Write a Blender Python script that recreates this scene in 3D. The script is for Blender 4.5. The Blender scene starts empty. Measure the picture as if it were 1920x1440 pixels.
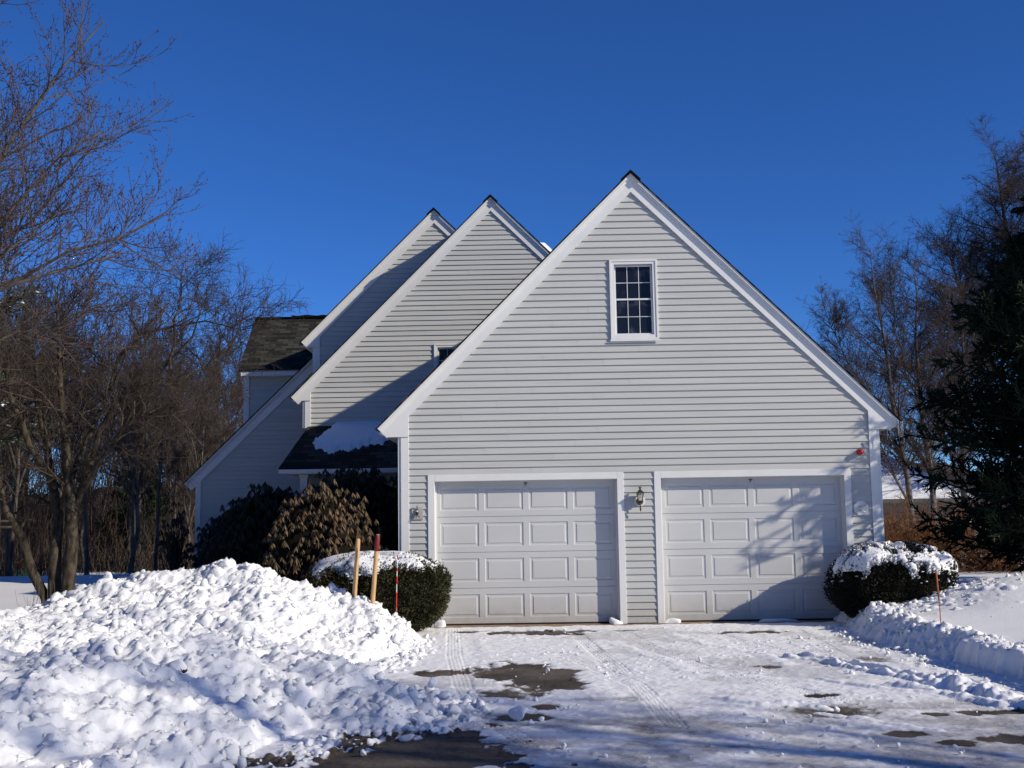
import bpy, math, random
import numpy as np
from mathutils import Matrix, Vector

# ------------------------------------------------------------------ camera, sky, sun, exposure
S = bpy.context.scene
COL = S.collection
R_ = math.radians

def cam_basis(yaw, pitch, roll):
    cy, sy, cp, sp = math.cos(yaw), math.sin(yaw), math.cos(pitch), math.sin(pitch)
    f = Vector((sy * cp, cy * cp, sp)); r = Vector((cy, -sy, 0)); u = r.cross(f)
    cr, sr = math.cos(roll), math.sin(roll)
    return r * cr + u * sr, u * cr - r * sr, f

cd = bpy.data.cameras.new('camera'); cam = bpy.data.objects.new('camera', cd); COL.objects.link(cam)
cr_, cu_, cf_ = cam_basis(-0.0114, 0.1123, -0.0159)
m = Matrix((cr_, cu_, -cf_)).transposed().to_4x4(); m.translation = Vector((1.899, -17.735, 1.598))
cam.matrix_world = m
cd.sensor_width = 36.0; cd.lens = 36.0 * 2200 / 1920; cd.clip_end = 900; cd.clip_start = 0.1
S.camera = cam

SUN = Vector((2.0, -1.0, 1.13)).normalized()
EL = math.asin(SUN.z); AZ = math.atan2(SUN.x, SUN.y)
w = bpy.data.worlds.new('World'); S.world = w; w.use_nodes = True
nt = w.node_tree; nt.nodes.clear()
sky = nt.nodes.new('ShaderNodeTexSky'); sky.sky_type = 'NISHITA'; sky.sun_disc = False
sky.sun_elevation = EL; sky.sun_rotation = AZ
sky.altitude = 1000; sky.air_density = 0.75; sky.dust_density = 0.0; sky.ozone_density = 10.0
bg = nt.nodes.new('ShaderNodeBackground'); bg.inputs[1].default_value = 0.126
wo = nt.nodes.new('ShaderNodeOutputWorld')
hsv = nt.nodes.new('ShaderNodeHueSaturation'); hsv.inputs['Hue'].default_value = 0.5065; hsv.inputs['Saturation'].default_value = 1.07   # polarised winter blue
nt.links.new(sky.outputs[0], hsv.inputs['Color']); nt.links.new(hsv.outputs[0], bg.inputs[0]); nt.links.new(bg.outputs[0], wo.inputs[0])

ld = bpy.data.lights.new('sun', 'SUN'); ld.energy = 4.6; ld.angle = R_(0.53); ld.color = (1.0, 0.905, 0.745)
sun = bpy.data.objects.new('sun', ld); COL.objects.link(sun)
sun.rotation_euler = SUN.to_track_quat('Z', 'Y').to_euler()

S.view_settings.view_transform = 'Standard'; S.view_settings.look = 'None'
S.view_settings.exposure = 0.0; S.view_settings.gamma = 1.0
S.render.engine = 'CYCLES'
S.cycles.use_adaptive_sampling = True
S.cycles.max_bounces = 6; S.cycles.diffuse_bounces = 2; S.cycles.glossy_bounces = 2
S.cycles.transmission_bounces = 4; S.cycles.transparent_max_bounces = 6
S.cycles.use_denoising = True

rng = np.random.default_rng(7)

# ------------------------------------------------------------------ materials
def mat(name, color, rough=0.7, spec=0.3, var=0.0, vscale=3.0, bump=0.0, bscale=40.0, color2=None, metal=0.0,
        stretch=None, island=0.0, sub=0.0):
    m = bpy.data.materials.new(name); m.use_nodes = True
    nt = m.node_tree; b = nt.nodes['Principled BSDF']
    b.inputs['Base Color'].default_value = (*color, 1); b.inputs['Roughness'].default_value = rough
    b.inputs['Specular IOR Level'].default_value = spec; b.inputs['Metallic'].default_value = metal
    tc = nt.nodes.new('ShaderNodeTexCoord'); vec = tc.outputs['Object']
    if stretch:
        mp = nt.nodes.new('ShaderNodeMapping'); mp.inputs['Scale'].default_value = stretch
        nt.links.new(vec, mp.inputs[0]); vec = mp.outputs[0]
    out = None
    if var or color2:
        n = nt.nodes.new('ShaderNodeTexNoise'); n.inputs['Scale'].default_value = vscale; n.inputs['Detail'].default_value = 6
        nt.links.new(vec, n.inputs['Vector'])
        r = nt.nodes.new('ShaderNodeValToRGB')
        c1 = [max(0, c * (1 - var)) for c in color]; c2 = color2 or [min(1, c * (1 + var)) for c in color]
        r.color_ramp.elements[0].position = 0.32; r.color_ramp.elements[1].position = 0.68
        r.color_ramp.elements[0].color = (*c1, 1); r.color_ramp.elements[1].color = (*c2, 1)
        nt.links.new(n.outputs[0], r.inputs[0]); out = r.outputs[0]
    if island:
        g = nt.nodes.new('ShaderNodeNewGeometry'); hs = nt.nodes.new('ShaderNodeHueSaturation')
        mr = nt.nodes.new('ShaderNodeMapRange'); mr.inputs['To Min'].default_value = 1 - island; mr.inputs['To Max'].default_value = 1 + island
        nt.links.new(g.outputs['Random Per Island'], mr.inputs[0]); nt.links.new(mr.outputs[0], hs.inputs['Value'])
        if out is not None: nt.links.new(out, hs.inputs['Color'])
        else: hs.inputs['Color'].default_value = (*color, 1)
        out = hs.outputs[0]
    if out is not None: nt.links.new(out, b.inputs['Base Color'])
    if bump:
        n = nt.nodes.new('ShaderNodeTexNoise'); n.inputs['Scale'].default_value = bscale; n.inputs['Detail'].default_value = 5
        nt.links.new(vec, n.inputs['Vector'])
        bp = nt.nodes.new('ShaderNodeBump'); bp.inputs['Strength'].default_value = 0.6; bp.inputs['Distance'].default_value = bump
        nt.links.new(n.outputs[0], bp.inputs['Height']); nt.links.new(bp.outputs[0], b.inputs['Normal'])
    if sub:
        b.inputs['Subsurface Weight'].default_value = sub
        b.inputs['Subsurface Radius'].default_value = (1, 1, 1.1); b.inputs['Subsurface Scale'].default_value = 0.035
    return m

M = {}
M['siding'] = mat('siding_paint', (.49, .495, .475), .55, .25, var=.06, vscale=2.2, bump=.0015, bscale=9, stretch=(.35, 1, 6), island=.02)
M['trim'] = mat('white_trim', (.71, .715, .70), .5, .3, var=.03, vscale=3, bump=.001, bscale=12)
M['door'] = mat('door_paint', (.545, .55, .545), .42, .35, var=.055, vscale=2.3, bump=.0012, bscale=160, stretch=(.3, 1, 1))
def splash_dirt(m, h, tint):
    """road salt and dirt splashed on the lowest part of a surface"""
    nt = m.node_tree; b = nt.nodes['Principled BSDF']; L = nt.links.new
    src = b.inputs['Base Color'].links[0].from_socket
    tc = nt.nodes.new('ShaderNodeTexCoord'); sp = nt.nodes.new('ShaderNodeSeparateXYZ'); L(tc.outputs['Object'], sp.inputs[0])
    mr = nt.nodes.new('ShaderNodeMapRange'); mr.inputs['From Min'].default_value = h; mr.inputs['From Max'].default_value = 0; L(sp.outputs['Z'], mr.inputs['Value'])
    n = nt.nodes.new('ShaderNodeTexNoise'); n.inputs['Scale'].default_value = 7; n.inputs['Detail'].default_value = 8; n.inputs['Roughness'].default_value = .7; L(tc.outputs['Object'], n.inputs[0])
    mu = nt.nodes.new('ShaderNodeMath'); mu.operation = 'MULTIPLY'; L(mr.outputs[0], mu.inputs[0]); L(n.outputs[0], mu.inputs[1])
    mx = nt.nodes.new('ShaderNodeMixRGB'); mx.blend_type = 'MULTIPLY'; mx.inputs[2].default_value = (*tint, 1); L(mu.outputs[0], mx.inputs[0]); L(src, mx.inputs[1]); L(mx.outputs[0], b.inputs['Base Color'])
splash_dirt(M['door'], .45, (.62, .56, .50)); splash_dirt(M['siding'], .5, (.66, .62, .56))
M['rubber'] = mat('black_rubber', (.02, .02, .02), .8)
M['concrete'] = mat('tan_concrete', (.30, .22, .155), .9, .2, var=.25, vscale=9, bump=.004, bscale=60)
M['snow'] = mat('snow', (.80, .81, .825), .75, .25, var=.015, vscale=14, bump=.008, bscale=45, sub=.5)
M['snowsoft'] = mat('soft_snow', (.80, .81, .825), .75, .25, bump=.003, bscale=30)
M['metaldark'] = mat('dark_bronze', (.035, .03, .022), .4, .5, var=.4, vscale=30)
M['brass'] = mat('aged_brass', (.16, .12, .06), .45, .5, metal=.7, var=.4, vscale=30)
M['red'] = mat('red_plastic', (.50, .018, .012), .35, .5, var=.1, vscale=20)
M['wood'] = mat('pale_ash_wood', (.55, .34, .16), .55, .35, var=.18, vscale=12, stretch=(8, 8, .6))
M['redpaint'] = mat('dark_red_paint', (.16, .012, .012), .5, .4, var=.35, vscale=40)
M['whitestake'] = mat('white_fibreglass', (.7, .7, .7), .5)
M['redstake'] = mat('red_tape', (.55, .03, .02), .5)
M['orange'] = mat('orange_fibreglass', (.42, .10, .035), .5, var=.2, vscale=30)
M['bark'] = mat('mottled_bark', (.016, .012, .009), .9, .15, color2=(.105, .085, .060), vscale=16, bump=.02, bscale=30, stretch=(1, 1, .4))
M['twig'] = mat('brown_twigs', (.032, .025, .020), .85, .2, color2=(.085, .064, .048), vscale=5)
M['maplebark'] = mat('grey_maple_bark', (.065, .050, .042), .85, .2, color2=(.17, .135, .11), vscale=9, bump=.006, bscale=30)
M['mapletwig'] = mat('maple_twigs', (.055, .042, .038), .85, .2, color2=(.13, .10, .085), vscale=3)
M['bud'] = mat('red_brown_buds', (.05, .026, .026), .8, .2)
M['woodbark'] = mat('woodland_bark', (.038, .033, .029), .95, .1, color2=(.13, .115, .10), vscale=6, stretch=(1, 1, .3))
M['woodtwig'] = mat('woodland_twigs', (.036, .028, .026), .9, .1, color2=(.095, .074, .066), vscale=1.5)
M['birch'] = mat('pale_birch_bark', (.035, .028, .024), .85, .2, color2=(.17, .15, .135), vscale=7, stretch=(1, 1, 1.4))
M['needle'] = mat('spruce_needles', (.016, .028, .012), .75, .2, var=.4, vscale=3, island=.35)
M['needleb'] = mat('blue_green_needles', (.05, .065, .04), .75, .2, var=.3, vscale=3, island=.3)
M['yew'] = mat('yew_needles', (.040, .038, .014), .65, .25, var=.35, vscale=7, island=.45)
M['yewdark'] = mat('shade_dark_yew_needles', (.015, .017, .010), .7, .2, var=.35, vscale=7, island=.45)  # yew copy darkened for the bush in shade at the right corner
M['core'] = mat('dark_inner_fill', (.012, .010, .007), .95, .05)  # near-black fill; the shade inside the shrubs is put into the colour
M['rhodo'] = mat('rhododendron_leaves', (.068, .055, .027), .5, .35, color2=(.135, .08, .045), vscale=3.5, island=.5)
M['rhododark'] = mat('shade_dark_leaves', (.022, .026, .014), .55, .3, var=.3, vscale=4, island=.4)  # darker leaf copy with the house shade put into the colour
M['brush'] = mat('russet_brush', (.13, .055, .028), .9, .1, color2=(.22, .11, .05), vscale=1.5, island=.3)
M['underbrush'] = mat('woodland_underbrush', (.085, .062, .046), .95, .1, color2=(.14, .10, .075), vscale=1.2)
M['oakleaf'] = mat('dry_leaves', (.14, .07, .035), .8, .2, island=.3)
M['soffitgrey'] = M['trim']
M['utility'] = mat('green_utility_box', (.03, .12, .09), .5)
M['neighbourwall'] = mat('tan_clapboard', (.28, .22, .17), .8, .2, var=.15, vscale=2, stretch=(.3, 1, 12))
M['ice'] = None

def glass_dark():
    m = bpy.data.materials.new('window_glass'); m.use_nodes = True
    nt = m.node_tree; b = nt.nodes['Principled BSDF']
    tc = nt.nodes.new('ShaderNodeTexCoord'); n = nt.nodes.new('ShaderNodeTexNoise'); n.inputs['Scale'].default_value = 5; n.inputs['Detail'].default_value = 7
    n.inputs['Distortion'].default_value = .8
    nt.links.new(tc.outputs['Object'], n.inputs[0])
    r = nt.nodes.new('ShaderNodeValToRGB')
    r.color_ramp.elements[0].position = .55; r.color_ramp.elements[0].color = (.010, .011, .017, 1)
    r.color_ramp.elements[1].position = .8; r.color_ramp.elements[1].color = (.07, .08, .10, 1)
    nt.links.new(n.outputs[0], r.inputs[0]); nt.links.new(r.outputs[0], b.inputs['Base Color'])
    b.inputs['Roughness'].default_value = .12; b.inputs['Specular IOR Level'].default_value = .35
    return m
M['glass'] = glass_dark()

def clear_ice():
    m = bpy.data.materials.new('clear_ice'); m.use_nodes = True
    b = m.node_tree.nodes['Principled BSDF']
    b.inputs['Base Color'].default_value = (.85, .9, .95, 1); b.inputs['Roughness'].default_value = .12
    b.inputs['Transmission Weight'].default_value = .75; b.inputs['IOR'].default_value = 1.31
    return m
M['ice'] = clear_ice()

def shingles():
    m = bpy.data.materials.new('asphalt_shingles'); m.use_nodes = True
    nt = m.node_tree; b = nt.nodes['Principled BSDF']
    uv = nt.nodes.new('ShaderNodeUVMap'); uv.uv_map = 'UVMap'
    br = nt.nodes.new('ShaderNodeTexBrick')
    br.inputs['Scale'].default_value = 1.0; br.inputs['Brick Width'].default_value = .30; br.inputs['Row Height'].default_value = .14
    br.inputs['Mortar Size'].default_value = .006; br.inputs['Mortar'].default_value = (.006, .006, .006, 1)
    br.inputs['Color1'].default_value = (.028, .029, .026, 1); br.inputs['Color2'].default_value = (.12, .12, .10, 1)
    br.inputs['Bias'].default_value = -.25
    nt.links.new(uv.outputs[0], br.inputs[0])
    n = nt.nodes.new('ShaderNodeTexNoise'); n.inputs['Scale'].default_value = 120; nt.links.new(uv.outputs[0], n.inputs[0])
    mx = nt.nodes.new('ShaderNodeMixRGB'); mx.blend_type = 'MULTIPLY'; mx.inputs[0].default_value = .6
    nt.links.new(br.outputs['Color'], mx.inputs[1]); nt.links.new(n.outputs[0], mx.inputs[2])
    nt.links.new(mx.outputs[0], b.inputs['Base Color']); b.inputs['Roughness'].default_value = .95
    b.inputs['Specular IOR Level'].default_value = .1
    bp = nt.nodes.new('ShaderNodeBump'); bp.inputs['Distance'].default_value = .01
    nt.links.new(br.outputs['Color'], bp.inputs['Height']); nt.links.new(bp.outputs[0], b.inputs['Normal'])
    return m
M['shingle'] = shingles()

def driveway_mat():
    m = bpy.data.materials.new('snow_dusted_asphalt'); m.use_nodes = True
    nt = m.node_tree; b = nt.nodes['Principled BSDF']; L = nt.links.new
    at = nt.nodes.new('ShaderNodeAttribute'); at.attribute_name = 'cover'
    tc = nt.nodes.new('ShaderNodeTexCoord')
    n = nt.nodes.new('ShaderNodeTexNoise'); n.inputs['Scale'].default_value = 38; n.inputs['Detail'].default_value = 8; n.inputs['Roughness'].default_value = .7
    L(tc.outputs['Object'], n.inputs[0])
    a = nt.nodes.new('ShaderNodeMath'); a.operation = 'MULTIPLY_ADD'; a.inputs[1].default_value = .55; a.inputs[2].default_value = -.275
    L(n.outputs[0], a.inputs[0])
    s = nt.nodes.new('ShaderNodeMath'); s.operation = 'ADD'; L(at.outputs['Fac'], s.inputs[0]); L(a.outputs[0], s.inputs[1])
    r = nt.nodes.new('ShaderNodeValToRGB'); e = r.color_ramp.elements
    e[0].position = .18; e[0].color = (0, 0, 0, 1); e[1].position = .80; e[1].color = (1, 1, 1, 1)
    k = r.color_ramp.elements.new(.42); k.color = (.50, .50, .50, 1)
    L(s.outputs[0], r.inputs[0])
    n2 = nt.nodes.new('ShaderNodeTexNoise'); n2.inputs['Scale'].default_value = 160; n2.inputs['Detail'].default_value = 3
    L(tc.outputs['Object'], n2.inputs[0])
    r2 = nt.nodes.new('ShaderNodeValToRGB'); r2.color_ramp.elements[0].position = .35; r2.color_ramp.elements[1].position = .7
    r2.color_ramp.elements[0].color = (.055, .043, .034, 1); r2.color_ramp.elements[1].color = (.19, .155, .125, 1)
    L(n2.outputs[0], r2.inputs[0])
    wt = nt.nodes.new('ShaderNodeTexNoise'); wt.inputs['Scale'].default_value = 1.6; wt.inputs['Detail'].default_value = 4
    L(tc.outputs['Object'], wt.inputs[0])
    wr = nt.nodes.new('ShaderNodeValToRGB'); wr.color_ramp.elements[0].position = .42; wr.color_ramp.elements[1].position = .6
    wr.color_ramp.elements[0].color = (.45, .45, .45, 1); L(wt.outputs[0], wr.inputs[0])
    mu = nt.nodes.new('ShaderNodeMixRGB'); mu.blend_type = 'MULTIPLY'; mu.inputs[0].default_value = 1
    L(r2.outputs[0], mu.inputs[1]); L(wr.outputs[0], mu.inputs[2])
    mx = nt.nodes.new('ShaderNodeMixRGB'); L(r.outputs[0], mx.inputs[0]); L(mu.outputs[0], mx.inputs[1]); mx.inputs[2].default_value = (.85, .86, .885, 1)
    L(mx.outputs[0], b.inputs['Base Color'])
    b.inputs['Roughness'].default_value = .72; b.inputs['Specular IOR Level'].default_value = .25
    bp = nt.nodes.new('ShaderNodeBump'); bp.inputs['Distance'].default_value = .006; bp.inputs['Strength'].default_value = .7
    L(n.outputs[0], bp.inputs['Height']); L(bp.outputs[0], b.inputs['Normal'])
    return m
M['drive'] = driveway_mat()

# ------------------------------------------------------------------ object helpers
def tag(o, label=None, cat=None, group=None, kind=None):
    if label: o['label'] = label
    if cat: o['category'] = cat
    if group: o['group'] = group
    if kind: o['kind'] = kind
    return o

def empty(name, loc=(0, 0, 0), rz=0.0):
    o = bpy.data.objects.new(name, None); o.empty_display_size = .3
    COL.objects.link(o); o.location = loc; o.rotation_euler[2] = rz
    return o

def mesh_from(name, V, F, material, parent=None, smooth=False, uv=None, loc=None):
    """V (n,3) array; F list of faces or an (m,k) array / list of such arrays"""
    me = bpy.data.meshes.new(name)
    V = np.asarray(V, dtype=np.float32)
    if isinstance(F, np.ndarray): F = [F]
    if len(F) and isinstance(F[0], np.ndarray):
        tot = np.concatenate([np.full(len(f), f.shape[1], dtype=np.int32) for f in F])
        idx = np.concatenate([f.ravel() for f in F]).astype(np.int32)
        me.vertices.add(len(V)); me.vertices.foreach_set('co', V.ravel())
        me.loops.add(len(idx)); me.loops.foreach_set('vertex_index', idx)
        me.polygons.add(len(tot))
        st = np.concatenate([[0], np.cumsum(tot)[:-1]]).astype(np.int32)
        me.polygons.foreach_set('loop_start', st); me.polygons.foreach_set('loop_total', tot)
    else:
        me.from_pydata([tuple(map(float, v)) for v in V], [], [tuple(f) for f in F])
    if smooth: me.polygons.foreach_set('use_smooth', np.ones(len(me.polygons), dtype=bool))
    me.update(calc_edges=True); me.validate()
    if uv is not None:
        l = me.uv_layers.new(name='UVMap')
        vi = np.empty(len(me.loops), dtype=np.int32); me.loops.foreach_get('vertex_index', vi)
        l.data.foreach_set('uv', np.asarray(uv, dtype=np.float32)[vi].ravel())
    me.materials.append(material)
    o = bpy.data.objects.new(name, me); COL.objects.link(o)
    if parent is not None: o.parent = parent
    if loc is not None: o.location = loc
    return o

class MB:
    """collects simple pieces that belong to ONE part"""
    def __init__(s): s.V = []; s.F = []; s.UV = []
    def add(s, V, F, uv=None):
        n = len(s.V); s.V += [tuple(v) for v in V]; s.F += [tuple(i + n for i in f) for f in F]
        s.UV += list(uv) if uv is not None else [(0, 0)] * len(V)
        return s
    def box(s, x0, x1, y0, y1, z0, z1):
        return s.add([(x0, y0, z0), (x1, y0, z0), (x1, y1, z0), (x0, y1, z0), (x0, y0, z1), (x1, y0, z1), (x1, y1, z1), (x0, y1, z1)],
                     [(0, 3, 2, 1), (4, 5, 6, 7), (0, 1, 5, 4), (1, 2, 6, 5), (2, 3, 7, 6), (3, 0, 4, 7)])
    def prism(s, poly, y0, y1):
        """polygon in XZ extruded from y0 (front) to y1 (back)"""
        n = len(poly)
        V = [(p[0], y0, p[1]) for p in poly] + [(p[0], y1, p[1]) for p in poly]
        F = [tuple(range(n)), tuple(range(2 * n - 1, n - 1, -1))] + [(i, i + n, (i + 1) % n + n, (i + 1) % n) for i in range(n)]
        return s.add(V, F)
    def lathe(s, prof, n=16, c=(0, 0, 0), axis='z'):
        V = []; F = []
        for r, h in prof:
            for k in range(n):
                a = 2 * math.pi * k / n; p = (r * math.cos(a), r * math.sin(a), h)
                if axis == 'y': p = (p[0], p[2], p[1])
                if axis == 'x': p = (p[2], p[0], p[1])
                V.append((p[0] + c[0], p[1] + c[1], p[2] + c[2]))
        for i in range(len(prof) - 1):
            for k in range(n):
                F.append((i * n + k, i * n + (k + 1) % n, (i + 1) * n + (k + 1) % n, (i + 1) * n + k))
        F.append(tuple(range(n))); F.append(tuple((len(prof) - 1) * n + k for k in range(n)))
        return s.add(V, F)
    def tube(s, pts, rad, n=8):
        P = np.array(pts, float)[None]; Rr = np.array(rad if hasattr(rad, '__len__') else [rad] * len(pts), float)[None]
        V, F = tube_batch(P, Rr, n)
        k = len(pts)
        return s.add(V, [tuple(f) for f in F] + [tuple(range(n)), tuple(range((k - 1) * n, k * n))])
    def build(s, name, material, parent=None, bevel=0, smooth=False):
        o = mesh_from(name, s.V, s.F, material, parent, smooth, uv=s.UV)
        import bmesh
        bm = bmesh.new(); bm.from_mesh(o.data); bmesh.ops.recalc_face_normals(bm, faces=bm.faces); bm.to_mesh(o.data); bm.free()
        if bevel:
            md = o.modifiers.new('bevel', 'BEVEL'); md.width = bevel; md.segments = 2; md.limit_method = 'ANGLE'; md.angle_limit = R_(40)
        return o

def tube_batch(P, Rr, n):
    """P (N,k,3), Rr (N,k): tapered tubes, returns verts, quads"""
    N, k, _ = P.shape
    T = np.empty_like(P); T[:, 1:-1] = P[:, 2:] - P[:, :-2]; T[:, 0] = P[:, 1] - P[:, 0]; T[:, -1] = P[:, -1] - P[:, -2]
    T /= np.linalg.norm(T, axis=2, keepdims=True) + 1e-9
    main = P[:, -1] - P[:, 0]; ref = np.where(np.abs(main[:, 2:3]) < .8 * np.linalg.norm(main, axis=1, keepdims=True), [[0., 0., 1.]], [[1., 0.13, 0.]])
    U = np.cross(T, ref[:, None]); U /= np.linalg.norm(U, axis=2, keepdims=True) + 1e-9
    W = np.cross(T, U)
    a = np.arange(n) * 2 * np.pi / n
    V = P[:, :, None] + Rr[:, :, None, None] * (np.cos(a)[:, None] * U[:, :, None] + np.sin(a)[:, None] * W[:, :, None])
    V = V.reshape(-1, 3)
    b = (np.arange(N) * k * n)[:, None, None] + (np.arange(k - 1) * n)[None, :, None]
    j = np.arange(n)[None, None]; j2 = (j + 1) % n
    F = np.stack([b + j, b + j2, b + n + j2, b + n + j], -1).reshape(-1, 4)
    return V, F

def merge(parts):
    V = []; F = []; o = 0
    for v, f in parts:
        V.append(v); F.append(f + o); o += len(v)
    return np.concatenate(V), np.concatenate(F)

# ------------------------------------------------------------------ noise
def vnoise(x, y, seed=0):
    t = np.random.default_rng(seed).random((256, 256))
    xi = np.floor(x).astype(int); yi = np.floor(y).astype(int); fx = x - xi; fy = y - yi
    fx = fx * fx * (3 - 2 * fx); fy = fy * fy * (3 - 2 * fy)
    a = t[xi & 255, yi & 255]; b = t[(xi + 1) & 255, yi & 255]; c = t[xi & 255, (yi + 1) & 255]; d = t[(xi + 1) & 255, (yi + 1) & 255]
    return (a * (1 - fx) + b * fx) * (1 - fy) + (c * (1 - fx) + d * fx) * fy - .5
def fbm(x, y, seed=0, oct=5, gain=.5):
    s = 0; a = 1.
    for i in range(oct):
        s = s + a * vnoise(x * 2 ** i + 17.3 * i, y * 2 ** i + 9.1 * i, seed + i); a *= gain
    return s
def sstep(a, b, x):
    t = np.clip((x - a) / (b - a), 0, 1); return t * t * (3 - 2 * t)

def dist_poly(X, Y, pts):
    """distance to polyline, plus interpolated extra columns; pts rows (x,y,extra...)"""
    pts = np.array(pts, float); best = np.full(X.shape, 1e9); ex = [np.zeros(X.shape) for _ in range(pts.shape[1] - 2)]; side = np.zeros(X.shape)
    for a, b in zip(pts[:-1], pts[1:]):
        d = b[:2] - a[:2]; L2 = d @ d
        t = np.clip(((X - a[0]) * d[0] + (Y - a[1]) * d[1]) / L2, 0, 1)
        qx = a[0] + t * d[0]; qy = a[1] + t * d[1]; dd = np.hypot(X - qx, Y - qy); mk = dd < best
        best = np.where(mk, dd, best)
        side = np.where(mk, np.sign(d[0] * (Y - qy) - d[1] * (X - qx)), side)
        for i in range(len(ex)): ex[i] = np.where(mk, a[2 + i] + t * (b[2 + i] - a[2 + i]), ex[i])
    return best, side, ex

def grid_mesh(name, xs, ys, Z, material, attr=None, smooth=True):
    X, Y = np.meshgrid(xs, ys, indexing='ij')
    V = np.stack([X, Y, Z], -1).reshape(-1, 3)
    nx, ny = len(xs), len(ys)
    i = (np.arange(nx - 1)[:, None] * ny + np.arange(ny - 1)[None]).ravel()
    F = np.stack([i, i + ny, i + ny + 1, i + 1], 1)
    o = mesh_from(name, V, F, material, smooth=smooth)
    if attr is not None:
        a = o.data.attributes.new('cover', 'FLOAT', 'POINT'); a.data.foreach_set('value', attr.astype(np.float32).ravel())
    return o

def stamp(Z, xs, ys, cx, cy, r, h, add=True, seed=0):
    """lumps of broken snow pressed onto a height grid"""
    dx = xs[1] - xs[0]; dy = ys[1] - ys[0]; g = np.random.default_rng(seed); Zb = Z.copy()
    for x, y, rr, hh in zip(cx, cy, r, h):
        i0 = max(0, int((x - rr * 1.3 - xs[0]) / dx)); i1 = min(len(xs), int((x + rr * 1.3 - xs[0]) / dx) + 2)
        j0 = max(0, int((y - rr * 1.3 - ys[0]) / dy)); j1 = min(len(ys), int((y + rr * 1.3 - ys[0]) / dy) + 2)
        if i1 - i0 < 2 or j1 - j0 < 2: continue
        U = (xs[i0:i1, None] - x) / rr; W = (ys[None, j0:j1] - y) / rr
        a = g.random() * 3.1; e = .7 + .5 * g.random()
        u = U * math.cos(a) + W * math.sin(a); v = (-U * math.sin(a) + W * math.cos(a)) / e
        d = np.abs(u) ** 2.2 + np.abs(v) ** 2.2
        ci = min(max(int((x - xs[0]) / dx), 0), len(xs) - 1); cj = min(max(int((y - ys[0]) / dy), 0), len(ys) - 1)
        top = .6 * Zb[ci, cj] + .4 * Zb[i0:i1, j0:j1] + hh * (1 + .35 * (u * g.normal() + v * g.normal()) * .6) * np.sqrt(np.clip(1 - d, 0, 1))
        Zs = Z[i0:i1, j0:j1]
        Z[i0:i1, j0:j1] = np.where(d < 1, np.maximum(Zs, top - .12 * hh), Zs)

def lump_batch(C, Rr, seed=0, flat=.8):
    """irregular little snow lumps: noised icosahedron-like balls"""
    import bmesh
    g = np.random.default_rng(seed)
    bm = bmesh.new(); bmesh.ops.create_icosphere(bm, subdivisions=2, radius=1)
    v = np.array([x.co[:] for x in bm.verts]); f = np.array([[q.index for q in p.verts] for p in bm.faces]); bm.free()
    N = len(C)
    D = g.normal(size=(N, 5, 3)); D /= np.linalg.norm(D, axis=2, keepdims=True)
    off = g.uniform(.35, .85, (N, 5))
    P = np.repeat(v[None], N, 0)
    for k in range(5):                      # chop flat facets
        dt = np.einsum('nvj,nj->nv', P, D[:, k]); ov = np.clip(dt - off[:, k:k + 1], 0, None)
        P = P - ov[..., None] * D[:, k][:, None]
    P = P * (1 + .15 * g.normal(size=(N, v.shape[0], 1)))
    sc = g.uniform(.75, 1.25, (N, 1, 3)) * np.array([1, 1, flat])
    P = P * sc * np.asarray(Rr)[:, None, None] + np.asarray(C)[:, None]
    F = (f[None] + (np.arange(N) * len(v))[:, None, None]).reshape(-1, 3)
    return P.reshape(-1, 3), F

# ------------------------------------------------------------------ ground, driveway, snow banks
def lawn_z(X, Y):
    z = .22 + .05 * fbm(X * .25, Y * .25, 3, 3)
    z = z + .30 * np.exp(-(((X + 13.5) / 2.6) ** 2 + ((Y - 25) / 3) ** 2))      # soft drift left of the house
    z = z - .72 * sstep(13, 27, Y) * (1 - sstep(-9.5, -6.5, X))
    z = z + 1.1 * sstep(30, 80, np.hypot(X - 2, Y)) * sstep(0, 30, Y)
    return z

def axis(fine0, fine1, step, lo, hi, g=1.22):
    a = list(np.arange(fine0, fine1, step)); s = step
    while a[-1] < hi: s *= g; a.append(a[-1] + s)
    b = []; s = step; x = fine0
    while x > lo: s *= g; x -= s; b.append(x)
    return np.array(b[::-1] + a)

gx = axis(-16, 16, .25, -220, 220); gy = axis(-20, 24, .25, -120, 400)
GX, GY = np.meshgrid(gx, gy, indexing='ij')
gz = lawn_z(GX, GY)
inside = np.where(GY > -12, sstep(-3.3, -2.9, GX), sstep(-.9, -.4, GX)) * (1 - sstep(6.5, 6.9, GX)) * (1 - sstep(np.where(GX < -.5, -1.6, -.3), np.where(GX < -.5, -1.2, .0), GY))
gz = gz * (1 - inside) + (-.35) * inside
gz = np.where((GX > .1) & (GX < 7) & (GY > -.2) & (GY < 8), -.3, gz)
tag(grid_mesh('snowy_ground', gx, gy, gz, M['snowsoft']), 'smooth snow covered lawn around the house', 'ground', kind='structure')

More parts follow.
